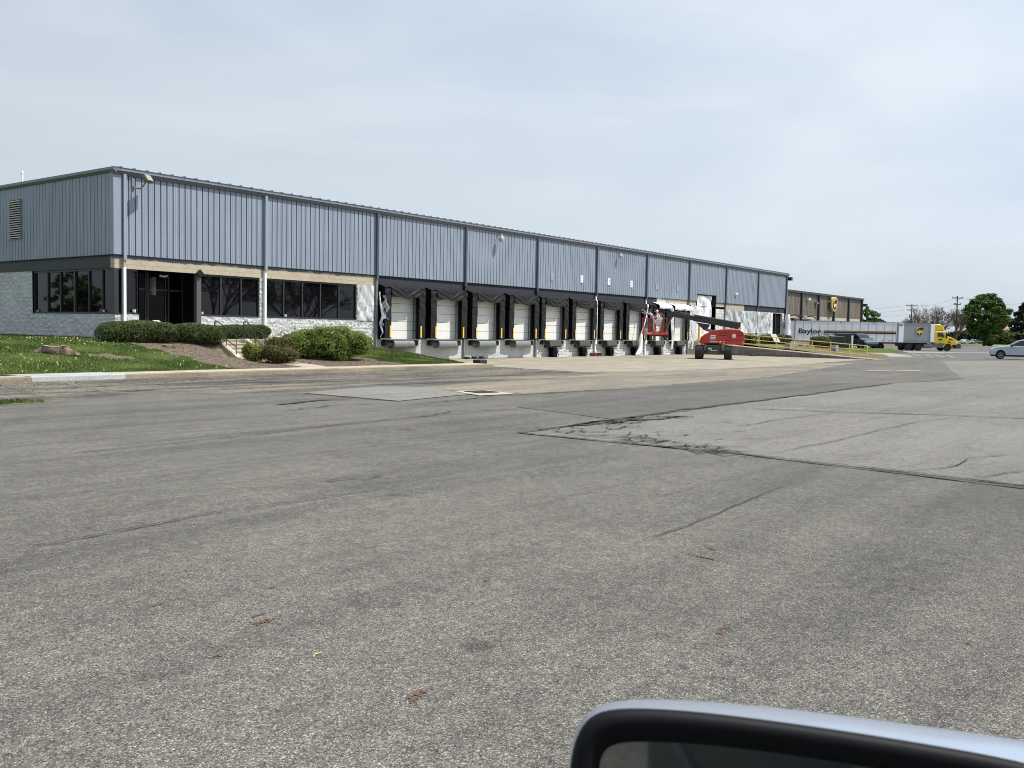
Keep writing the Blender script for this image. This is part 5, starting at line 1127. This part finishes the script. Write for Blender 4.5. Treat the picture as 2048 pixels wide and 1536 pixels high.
ar = [(1.38 + .68 * math.cos(a) + .6, .55 + .68 * math.sin(a)) for a in np.linspace(0, math.pi, 12)]; ai = [(1.98 + .56 * math.cos(a), .55 + .56 * math.sin(a)) for a in np.linspace(math.pi, 0, 12)]
sub('fender', M_yc, MB().prism(ar + ai, 'y', .05, .5), tk)
sub('side_window', M_cglass, MB().prism([(.45, 2.05), (.45, 2.6), (1.2, 2.6), (1.45, 2.1), (1.3, 1.95), (1.0, 1.95), (.95, 2.05)], 'y', .085, .098), tk)
sub('windscreen', mat('screen_pale', (.30, .36, .38), .1), MB().quad((1.47, .3, 2.8), (1.94, .3, 2.14), (1.94, 2.2, 2.14), (1.47, 2.2, 2.8)), tk)
sub('visor', M_trw, MB().box(1.4, 1.75, .15, 2.35, 2.8, 2.9), tk)
sub('grille', M_frame, MB().box(3.43, 3.46, .6, 1.9, 1.0, 1.6), tk); sub('bumper', M_dark, MB().box(3.1, 3.85, .1, 2.4, .4, .88).box(3.5, 3.9, .3, 2.2, .9, 1.1), tk)
sub('headlight', M_wht, MB().box(3.1, 3.36, .2, .25, 1.15, 1.38), tk); sub('hood_vent', M_frame, MB().prism([(2.1, 1.72), (2.2, 1.86), (2.9, 1.62), (2.5, 1.6)], 'y', .235, .249), tk)
sub('door_mirror', M_frame, MB().box(1.62, 1.78, -.15, .05, 1.85, 2.5), tk); sub('handle', M_frame, MB().box(.6, 1.1, .08, .099, 1.55, 1.72), tk)
sub('fuel_tank', M_galv, MB().lathe([(.28, -1.45), (.31, -1.4), (.31, -.3), (.28, -.25)], (0, .35, .72), 'x', 16), tk); sub('side_skirt', mat('skirt', (.12, .125, .13), .5), MB().box(-.2, 1.35, .12, .3, .5, 1.06), tk)
sub('chassis', M_dark, MB().box(-4.9, 3.1, .7, 1.8, .62, .98), tk); wheels(tk, (-3.7, -2.2), .3, r=.53, wd=.5); wheels(tk, (1.98,), .28, r=.55, wd=.32)

def car(name, label, loc, rz, paint, lower, cabin, wb, L, wd=1.8, wr=.34, cat='car', rimm=None, detail=True, trim=.38):
    """lower / cabin: side outlines (x, z), +x is the front; doors, glass, lamps and wheels are parts"""
    c = thing(name, label, cat, loc, rz); h = wd / 2
    b = MB(); b.prism(lower, 'y', -h, h); o = sub('body', paint, b, c); bevel(o, .07, 3)
    # cabin tapers inwards to the roof
    zt = max(z for _, z in cabin); zb = min(z for _, z in cabin); n = len(cabin)
    ins = lambda z: h - .03 - .20 * (z - zb) / (zt - zb)
    g = MB(); g.add([(x, -ins(z), z) for x, z in cabin] + [(x, ins(z), z) for x, z in cabin], [tuple(range(n)), tuple(range(n, 2 * n))[::-1]] + [(i, (i + 1) % n, n + (i + 1) % n, n + i) for i in range(n)])
    o = sub('cabin', paint, g, c); bevel(o, .04, 2)
    xs = [p[0] for p in cabin]; top = [p for p in cabin if p[1] > zt - .09]; fr_, bk_ = max(p[0] for p in top), min(p[0] for p in top); bf, bb = max(xs), min(xs)
    z0, z1 = zb + .05, zt - .11; k = lambda z: (z - zb) / (zt - zb)
    xf = lambda z: bf + (fr_ - bf) * k(z) - .13; xb = lambda z: bb + (bk_ - bb) * k(z) + .13
    mid = (xf(z0) + xb(z0)) / 2
    for a0, a1, a2, a3 in ((xb(z0), mid - .05, mid - .05, xb(z1)), (mid + .05, xf(z0), xf(z1), mid + .05)):
        for s in (-1, 1):
            g = MB().add([(a0, s * (ins(z0) + .006), z0), (a1, s * (ins(z0) + .006), z0), (a2, s * (ins(z1) + .006), z1), (a3, s * (ins(z1) + .006), z1)], [(0, 1, 2, 3)]); sub('side_window', M_cglass, g, c)
    for e0, e1, nm in ((bf, fr_, 'windscreen'), (bb, bk_, 'rear_window')):
        d = .012 if e0 == bf else -.012; X = lambda z: e0 + (e1 - e0) * k(z) + d
        sub(nm, M_cglass, MB().quad((X(z0), -ins(z0) + .1, z0), (X(z0), ins(z0) - .1, z0), (X(z1), ins(z1) - .1, z1), (X(z1), -ins(z1) + .1, z1)), c)
    sill = min(z for _, z in lower)
    sub('cladding', M_frame, MB().box(-L / 2 + .12, L / 2 - .12, -h - .012, h + .012, sill - .01, trim), c)
    for x in wb:
        for s in (-1, 1):
            ar_ = [(x + (wr + .09) * math.cos(a), wr + (wr + .09) * math.sin(a)) for a in np.linspace(-.25, math.pi + .25, 16)]; sub('wheel_arch', M_blackm, MB().prism(ar_, 'y', s * (h + .013), s * (h - .1)), c)
            w_ = sub('wheel', M_rub, MB().lathe([(wr * .6, -.1), (wr * .95, -.1), (wr, -.06), (wr, .06), (wr * .95, .1), (wr * .6, .1)], (x, s * (h - .06), wr), 'y', 28), c, smooth=40)
            g = MB().lathe([(wr * .5, -.09), (wr * .66, -.11), (wr * .66, .11), (wr * .5, .09)], (x, s * (h - .06), wr), 'y', 24)
            for q in range(7):
                M = Matrix.Translation((x, s * (h - .06), wr)) @ Matrix.Rotation(2 * math.pi * q / 7, 4, 'Y'); g.box(-.02, .02, -.112, .112, .02, wr * .62, M=M)
            sub('rim', rimm or M_galv, g, w_)
    xh = L / 2 - .22
    for s in (-1, 1):
        sub('headlight', mat('lamp_glass', (.55, .57, .6), .1), MB().box(L / 2 - .42, L / 2 - .05, s * (h - .35), s * (h + .006), .72, .86), c)
        sub('door_mirror', paint if not detail else M_frame, MB().box(xf(z0) - .22, xf(z0) - .05, s * (h + .02), s * (h + .2), zb + .0, zb + .16), c)
        g = MB()
        for x in (mid - .45, mid + .75): g.box(x, x + .2, s * (h + .004), s * (h + .03), zb - .13, zb - .09)
        sub('door_handle', M_frame, g, c)
        g = MB()
        for x in (mid, xf(z0) - .1, xb(z0) + .3): g.box(x - .006, x + .006, s * (h - .01), s * (h + .004), trim, zb)
        sub('door_seam', M_blackm, g, c)
    return c
SUVL = [(-2.26, .42), (-2.28, .75), (-2.2, 1.1), (.75, 1.12), (1.4, 1.07), (1.95, .97), (2.2, .82), (2.30, .55), (2.22, .36), (1.9, .25), (-2.0, .25)]
SUVC = [(-2.2, 1.08), (-2.02, 1.34), (-1.78, 1.58), (-1.35, 1.665), (-.7, 1.69), (-.35, 1.63), (.2, 1.39), (.82, 1.1)]
M_sil = mat('car_silver', (.42, .46, .53), .28, metal=.5)
sa = EZ + math.pi - R(24); p = P(1976, 86.6) - Vector((math.cos(sa), math.sin(sa), 0)) * 2.2; sv = car('parked_car', 'silver hatchback SUV nosing in at the right edge of the photo', (p.x, p.y, .006), sa, M_sil, SUVL, SUVC, (-1.33, 1.36), 4.56, wr=.35); sv.scale = (.95, 1.0, 1.1)
# raised turn-round with the dark car, bins and metal stairs on it
pc = P(1695, 116); md = MB()
def mz(x, y): q = math.hypot(x - pc.x, (y - pc.y)); return .46 * (1 - sstep(4.5, 7.5, q)) - .02
md.grid(40, 40, lambda u, v: (pc.x - 11 + 22 * u, pc.y - 11 + 22 * v, mz(pc.x - 11 + 22 * u, pc.y - 11 + 22 * v)))
tag(md.build('grass_mound', M_lawn, None, True), kind='structure')
MPVL = [(-2.1, .42), (-2.15, .8), (-2.1, 1.1), (1.0, 1.12), (1.75, 1.0), (2.1, .82), (2.18, .55), (2.05, .32), (-2.0, .28)]
MPVC = [(-2.1, 1.1), (-2.0, 1.55), (-1.7, 1.76), (-.2, 1.8), (.2, 1.72), (1.05, 1.13)]
p = P(1719, 116.5); car('parked_car', 'dark blue van with pale windows in front of the trailer landing gear', (p.x, p.y, mz(p.x, p.y)), EZ - 1.25, mat('car_dark_blue', (.055, .075, .11), .3), MPVL, MPVC, (-1.35, 1.35), 4.3, wr=.34)
M_grn = mat('bin_green', (.012, .035, .028), .45, var=.2, vs=3)
def binbox(px, D, wd, h, dp, label, name='waste_container'):
    p = P(px, D); z = mz(p.x, p.y); t_ = thing(name, label, 'container', (p.x, p.y, z - .02), EZ); o = sub('body', M_grn, MB().box(-wd / 2, wd / 2, 0, dp, .05, h), t_); bevel(o, .03)
    sub('lid', M_frame, MB().prism([(-.05, h + .01), (dp + .05, h + .01), (dp + .05, h + .12)], 'x', -wd / 2 - .04, wd / 2 + .04), t_)
    g = MB()
    for k in range(4): x = -wd / 2 + wd * (k + .5) / 4; g.box(x - .03, x + .03, -.04, -.002, .1, h - .05)
    sub('ribs', M_grn, g, t_); return t_
binbox(1689, 115.5, 1.9, 1.72, 1.4, 'taller dark green container left of the blue van'); binbox(1675, 113.2, 1.5, 1.35, 1.2, 'lower dark green container with a sloping lid')
binbox(1651, 114.6, 2.5, 1.25, 1.0, 'wide low dark container behind the metal stairs')
p = P(1701.5, 111); tag(MB().lathe([(.12, 0), (.12, 1.62), (.09, 1.7)], (p.x, p.y, mz(p.x, p.y) - .1), 'z', 12).build('bollard', mat('post_pale', (.5, .55, .5), .6), None, 40), 'tall pale post between the green container and the blue van', 'post')
p = P(1654, 112.8); ms = thing('metal_stairs', 'black metal stairs with pipe handrails in front of the long trailer', 'stairs', (p.x, p.y, mz(p.x, p.y) - .05), EZ)
g = MB()
for k in range(6): g.box(-.9 + k * .33, -.6 + k * .33, 0, 1.0, 1.1 - k * .18, 1.14 - k * .18)
g.box(-1.9, -.9, 0, 1.0, 1.1, 1.16); sub('treads', M_dark, g, ms)
for y in (0, 1.0):
    sub('handrail', M_frame, MB().tube([(-1.9, y, 1.15), (-1.9, y, 2.0), (-.9, y, 2.0), (1.05, y, 1.05), (1.05, y, .1)], .03, 6).tube([(-.9, y, 1.1), (-.9, y, 2.0)], .03, 6).tube([(-1.9, y, 1.6), (-.9, y, 1.6), (1.05, y, .6)], .022, 6), ms)

# ------------------------------------------------------------------ poles and wires
def pole(px, D, h, arms, label):
    p = P(px, D); t_ = thing('utility_pole', label, 'utility pole', (p.x, p.y, 0), EZ)
    sub('mast', M_bark, MB().tube([(0, 0, 0), (0, 0, h)], [.2, .13], 8), t_)
    for z, L in arms:
        sub('crossarm', M_bark, MB().box(-L / 2, L / 2, -.08, .08, z - .09, z + .09).tube([(-L * .3, 0, z), (0, 0, z - .7)], .03, 4).tube([(L * .3, 0, z), (0, 0, z - .7)], .03, 4), t_)
        sub('insulators', M_dark, MB().box(-L / 2 + .05, -L / 2 + .2, -.06, .06, z + .09, z + .34).box(L / 2 - .2, L / 2 - .05, -.06, .06, z + .09, z + .34).box(-.5, -.36, -.06, .06, z + .09, z + .3), t_)
    return p
pa = pole(1818, 280, 11.9, ((11.4, 3.3), (10.1, 2.6)), 'left wooden utility pole with two crossarms'); pb = pole(1908, 226, 12.1, ((11.6, 2.5), (10.1, 1.7)), 'right taller looking wooden utility pole above the bare trees')
pl = P(1500, 380); pr_ = P(2180, 240)
sub('transformer', M_galv, MB().lathe([(.25, -.4), (.28, -.3), (.28, .4), (.2, .5)], (-.5, 0, 8.2), 'z', 10), [o for o in C.objects if o.name == 'utility_pole'][0])
k_ = 0
for A, B, za, zb_, sg in ((pl, pa, 12, 11.7, 1.6), (pl, pa, 8.5, 8.9, 1.2), (pl, pa, 11.0, 10.3, 1.5), (pa, pb, 11.7, 11.9, 1.0), (pa, pb, 10.3, 10.4, 1.0), (pb, pr_, 11.9, 12.2, 1.2), (pb, pr_, 11.7, 11.7, 1.3), (pb, pr_, 8.6, 8.5, 1.0)):
    pts = [(A.x + (B.x - A.x) * t_, A.y + (B.y - A.y) * t_, za + (zb_ - za) * t_ - 4 * sg * t_ * (1 - t_)) for t_ in np.linspace(0, 1, 16)]
    span = ('left of the left pole', 'between the two poles', 'right of the right pole')[0 if B is pa else 1 if B is pb else 2]; nm = {0: 'highest', 1: 'lowest', 2: 'middle', 3: 'upper', 4: 'lower', 5: 'highest', 6: 'middle', 7: 'lowest'}[k_]
    tag(MB().tube(pts, .018, 4).build('power_line', M_dark), f'{nm} thin power line sagging {span}', 'power line', 'power lines strung between the utility poles'); k_ += 1

# ------------------------------------------------------------------ trees
def leafy(name, label, px, D, h, w_, z0, mt, n, size, seed, trunk=.3, shape=1.0, group=None, loc=None, nclump=150, barkm=None):
    rr = np.random.default_rng(seed); p = loc or P(px, D); t_ = thing(name, label, 'tree', (p.x, p.y, 0), 0, group)
    cz = (h + z0) / 2; rz_ = (h - z0) / 2; cl_ = []
    while len(cl_) < nclump:
        d = rr.normal(size=3); d /= np.linalg.norm(d); r_ = rr.uniform(.35, 1.0) ** .5; q = d * r_; zz = q[2]
        tap = 1 - shape * .42 * max(0, zz) if zz > 0 else 1 - .12 * abs(zz); cl_.append((q[0] * w_ / 2 * tap, q[1] * w_ / 2 * tap, cz + zz * rz_, rr.uniform(.45, 1.0)))
    cl_ = np.array(cl_); per = n // nclump; c = np.repeat(cl_, per, 0); d = rr.normal(size=(len(c), 3)); d /= np.linalg.norm(d, axis=1)[:, None]
    rad = w_ * .085 * c[:, 3:4] * rr.uniform(.3, 1.1, (len(c), 1)); pts = c[:, :3] + d * rad * np.array([1.15, 1.15, .75]); leaves(pts, size, mt, 'crown', t_, squash=1.3)
    g = MB(); g.tube([(0, 0, -.1), (0, .05, h * .25), (.1, 0, h * .55), (0, 0, h * .85)], [trunk, trunk * .8, trunk * .5, trunk * .15], 8)
    for k in range(14):
        q = cl_[rr.integers(len(cl_))]; z1 = rr.uniform(.2, .6) * h; g.tube([(0, 0, z1), (q[0] * .5, q[1] * .5, (z1 + q[2]) / 2 + .3), (q[0], q[1], q[2])], [trunk * .4, trunk * .25, .04], 5)
    sub('trunk', barkm or M_bark, g, t_); return t_
def bare(name, label, px, D, h, w_, seed, trunk=.3, levels=5, loc=None, group=None, buds=900, stems=1):
    rr = random.Random(seed); p = loc or P(px, D); t_ = thing(name, label, 'tree', (p.x, p.y, 0), 0, group); g = MB(); tw_ = MB(); tips = []
    def br(a, d, L, r, lv):
        b_ = a + d * L; m_ = (a + b_) / 2 + Vector((rr.uniform(-1, 1), rr.uniform(-1, 1), rr.uniform(-1, 1))) * L * .06
        (g if lv > 2 else tw_).tube([a, m_, b_], [r, r * .85, r * .7], 5 if lv > 2 else 3, cap=False)
        if lv == 0: tips.append(b_); return
        for k in range(3 if lv > 1 else 4):
            nd = (d + Vector((rr.uniform(-1, 1) * w_ / h, rr.uniform(-1, 1) * w_ / h, rr.uniform(-.35, .55))) * .62).normalized(); br(b_ if k else m_, nd, L * rr.uniform(.68, .86), max(.03, r * .6), lv - 1)
    for s in range(stems):
        a = 2 * math.pi * s / stems; lean_ = .55 * w_ / h if stems > 1 else 0; br(Vector((.3 * math.cos(a), .3 * math.sin(a), 0)) if stems > 1 else Vector((0, 0, 0)), Vector((lean_ * math.cos(a), lean_ * math.sin(a), 1)).normalized(), h * .26, trunk, levels)
    zt_ = max(v[2] for v in tw_.v); xr_ = sorted(math.hypot(v[0], v[1]) for v in tw_.v)[int(.97 * len(tw_.v))]; sz, sx_ = h / zt_, w_ / 2 / xr_
    for q in (g, tw_): q.v = [(v[0] * sx_, v[1] * sx_, v[2] * sz) for v in q.v]
    tips[:] = [Vector((v.x * sx_, v.y * sx_, v.z * sz)) for v in tips]
    sub('trunk', M_barkg, g, t_); sub('twigs', M_barkg, tw_, t_, fix=False)
    if buds: leaves([tuple(q + Vector((rr.uniform(-.3, .3), rr.uniform(-.3, .3), rr.uniform(-.3, .3)))) for q in (rr.choice(tips) for _ in range(buds))], .09, M_leaf_g, 'buds', t_)
    return t_
leafy('maple_tree', 'large dense green tree standing in the grass right of the yellow tractor', 1965, 258, 14.6, 13.0, 2.2, M_leaf_m, 34000, .27, 3, .42, 1.25, nclump=240)
bare('bare_tree', 'wide bare grey tree rising behind the yellow tractor', 1864, 262, 11.5, 15, 5, .26, 6, stems=3, buds=1500)
bare('bare_tree', 'narrower bare grey tree between the wide bare tree and the green one', 1908, 255, 10.6, 9, 8, .26, 6, stems=2, buds=800)
bare('bare_tree', 'small bare grey tree just left of the wide one, behind the pole', 1836, 285, 9.2, 9, 15, .2, 5, stems=3, buds=900)
leafy('conifer_tree', 'dark reddish conifer cut off by the right edge of the photo', 2052, 200, 10.2, 7.6, 1.0, M_leaf_d, 14000, .2, 9, .2, 1.4, nclump=120)
leafy('broadleaf_tree', 'green tree top showing past the right corner of the brown depot', 1730, 205, 8.6, 6.5, 2, M_leaf_m, 7000, .22, 10, .2, .5, nclump=70)
leafy('broadleaf_tree', 'thin grey green tree top just above the trailer roof', 1750, 225, 6.8, 5, 2, M_leaf_g, 2200, .2, 11, .15, .5, nclump=40)
bush('bush', 'round dark bush right beside the trunk of the large green tree', 'bush', (*P(1976, 257)[:2], 0), (1.15, 1.1, .95), M_leaf_m, 1500, .15, seed=31)
for px, D, wd, h, mt, lb in ((2022, 330, 16, 5.2, M_leaf_g, 'pale green shrubbery in front of the orange house'), (1996, 345, 9, 5.0, M_leaf_m, 'dark green shrubs right of the large tree'), (1940, 520, 30, 7, M_leaf_g, 'far pale tree belt seen under the large green tree'), (2060, 300, 9, 4.5, M_leaf_m, 'dark shrubs behind the silver car')):
    q = P(px, D); bush('shrubs', lb, 'shrubs', (q.x, q.y, 0, EZ), (wd / 2, 2, h / 2), mt, 3500, .28, seed=int(px), flat=2.2, lump=.16)
q = P(2018, 400); ho = thing('house', 'house with an orange brown roof far off behind the shrubs', 'house', (q.x, q.y, 0), EZ)
sub('wall', mat('house_wall', (.45, .40, .32), .8), MB().box(-7, 7, 0, 8, 0, 3.4), ho); rf = MB().prism([(-.6, 3.3), (8.6, 3.3), (4, 7.0)], 'x', -7.6, 7.6); sub('roof', mat('roof_orange', (.36, .17, .06), .8, var=.2, vs=1), rf, ho); sub('window', M_glass, MB().box(-4, -2.4, -.03, -.003, 1.2, 2.4).box(2, 3.6, -.03, -.003, 1.2, 2.4), ho)
for px, D, col, lb in ((1931, 330, (.5, .5, .52), 'tiny white car far away left under the large tree'), (1950, 350, (.12, .2, .3), 'tiny blue car far away under the large tree')):
    q = P(px, D); car('parked_car', lb, (q.x, q.y, 0), EZ, mat('far_car_' + str(px), col, .35), SUVL, SUVC, (-1.33, 1.36), 4.56, wr=.36)
q = P(1925.5, 246); sg_ = thing('yard_sign', 'small white sign on a post at the edge of the grass', 'sign', (q.x, q.y, 0), EZ); sub('board', M_wht, MB().box(-.45, .45, -.03, .03, .9, 1.6), sg_); sub('post', M_dark, MB().tube([(-.3, 0, 0), (-.3, 0, .9)], .04, 5).tube([(.3, 0, 0), (.3, 0, .9)], .04, 5), sg_)
q = P(2034, 190); hy = MB().lathe([(.3, 0), (.3, 1.1), (.45, 1.2), (.4, 1.4), (.1, 1.6)], (q.x, q.y, 0), 'z', 12); tag(hy.build('gate_post', mat('post_stone', (.45, .38, .28), .8), None, 40), 'pale stone post just above the roof of the silver car', 'post')
# trees across the street, seen in the dark office glass
leafy('broadleaf_tree', 'broad tree beyond the lawn mirrored in the end wall windows', 0, 0, 7.4, 6.0, 1.0, M_leaf_m, 9000, .13, 41, .25, .6, loc=Vector((-27.5, 56, 0)), nclump=110)
leafy('broadleaf_tree', 'smaller tree beyond the lawn mirrored at the right of the end wall windows', 0, 0, 5.0, 4.4, .6, M_leaf_d, 5000, .12, 42, .2, .9, loc=Vector((-21.5, 44, 0)), nclump=60)
leafy('broadleaf_tree', 'low tree beyond the lawn mirrored at the left of the end wall windows', 0, 0, 5.0, 3.2, .6, M_leaf_d, 3000, .12, 43, .2, .9, loc=Vector((-33, 66, 0)), nclump=50)
bare('bare_tree', 'tall bare tree across the lot mirrored in the panes right of the entry', 0, 0, 12, 15, 51, .2, 6, loc=Vector((36, -45, 0)), stems=3, buds=2500)
bare('bare_tree', 'spreading bare tree across the lot mirrored in the second office bay', 0, 0, 9.5, 11, 52, .17, 6, loc=Vector((52, -50, 0)), stems=3, buds=2500)

# ------------------------------------------------------------------ the car at the camera: only its door mirror is in view
def cp(px, py, d): return CAM + FWD * d + RIGHT * ((px - 1024) / FPX * d) - UP * ((py - 768) / FPX * d)
cc = thing('car', 'car beside the camera with only its black and silver door mirror showing at bottom right', 'car', tuple(CAM - Vector((0, 0, 1.6))))
def rel(v): return v - cc.location
glass_l = [(1192, 1640), (1196, 1535), (1204, 1505), (1222, 1489), (1262, 1483), (1350, 1484.5), (1500, 1498), (1700, 1528), (1900, 1563), (2060, 1594), (2230, 1640), (2250, 1720), (2200, 1860), (1900, 1890), (1500, 1880), (1270, 1850), (1205, 1760)]
rim_l = [(1128, 1650), (1137, 1525), (1150, 1470), (1176, 1430), (1222, 1413), (1350, 1417), (1500, 1434), (1700, 1462), (1900, 1495), (2060, 1524), (2290, 1590), (2330, 1720), (2280, 1920), (1900, 1960), (1500, 1950), (1220, 1920), (1140, 1800)]
hous_l = [(1125, 1640), (1135, 1517), (1149, 1460), (1177, 1417), (1230, 1395), (1350, 1396), (1500, 1406), (1700, 1429), (1900, 1456), (2060, 1478), (2310, 1530), (2370, 1700), (2320, 1940), (1900, 1990), (1500, 1980), (1210, 1950), (1130, 1810)]
def ring(l, d, s=1.0):
    cx_, cy_ = 1720, 1680; return [rel(cp(cx_ + (x - cx_) * s, cy_ + (y - cy_) * s, d)) for x, y in l]
def lofts(rings, cap0=False, cap1=False):
    b_ = MB(); n = len(rings[0]); vs = [p for r_ in rings for p in r_]; fs = [(i * n + k, i * n + (k + 1) % n, (i + 1) * n + (k + 1) % n, (i + 1) * n + k) for i in range(len(rings) - 1) for k in range(n)]
    if cap0: fs.append(tuple(range(n)))
    if cap1: fs.append(tuple(range((len(rings) - 1) * n, len(rings) * n))[::-1])
    return b_.add(vs, fs)
def ss_(o, lv=2): s = o.modifiers.new('smooth', 'SUBSURF'); s.levels = lv; s.render_levels = lv; o.data.polygons.foreach_set('use_smooth', [True] * len(o.data.polygons)); return o
rh_l = [((a[0] * .35 + b_[0] * .65), (a[1] * .35 + b_[1] * .65)) for a, b_ in zip(rim_l, hous_l)]
dm_ = sub('door_mirror', mat('mirror_paint', (.36, .42, .52), .2, metal=.4), lofts([ring(rim_l, .604, .996), ring(rim_l, .606, 1.0), ring(rh_l, .635), ring(hous_l, .675), ring(hous_l, .70, .97), ring(hous_l, .74, .80), ring(hous_l, .76, .5)], False, True), cc); ss_(dm_)
mid_l = [((a[0] + b_[0]) / 2, (a[1] + b_[1]) / 2) for a, b_ in zip(glass_l, rim_l)]
tr_ = sub('trim', mat('mirror_trim', (.006, .0065, .008), .6, spec=.16, bump=.25, bs=900, bd=.0004), lofts([ring(rim_l, .612, .985), ring(rim_l, .604, .997), ring(rim_l, .597, .990), ring(mid_l, .592), ring(glass_l, .602, 1.0), ring(glass_l, .612, .995)]), dm_); ss_(tr_)
mg = bpy.data.materials.new('mirror_glass'); mg.use_nodes = True; q_ = mg.node_tree.nodes['Principled BSDF']; q_.inputs['Base Color'].default_value = (.20, .22, .22, 1); q_.inputs['Metallic'].default_value = 1; q_.inputs['Roughness'].default_value = .04
b_ = MB(); b_.add(ring(glass_l, .607, 1.01), [tuple(range(len(glass_l)))]); sub('mirror_glass', mg, b_, dm_)
sub('mounting_arm', MATS['mirror_trim'], MB().tube([rel(cp(2250, 1750, .66)), rel(cp(2700, 1800, .60)), rel(cp(3200, 1850, .5))], [.05, .045, .05], 10), dm_)
# unseen door side, added dark with bright strips for the mirror to reflect
RH = Vector((RIGHT.x, RIGHT.y, 0)).normalized(); FH = Vector((FWD.x, FWD.y, 0)).normalized()
Md = Matrix.Identity(4)
for i in range(3): Md[i][0], Md[i][1], Md[i][2], Md[i][3] = RH[i], FH[i], (0, 0, 1)[i], 0
Md = Matrix.Translation(rel(Vector((CAM.x, CAM.y, 0)))) @ Md
sub('door', mat('door_blue', (.06, .075, .10), .3, metal=.3), MB().box(.42, .52, -1.6, .40, .55, 1.42, M=Md), cc); sub('door_glass', M_cglass, MB().box(.46, .47, -1.5, .30, 1.45, 1.95, M=Md), cc)
sub('window_trim', M_galv, MB().box(.40, .419, -1.6, .38, 1.38, 1.42, M=Md).box(.41, .419, -1.6, .38, 1.0, 1.03, M=Md), cc)
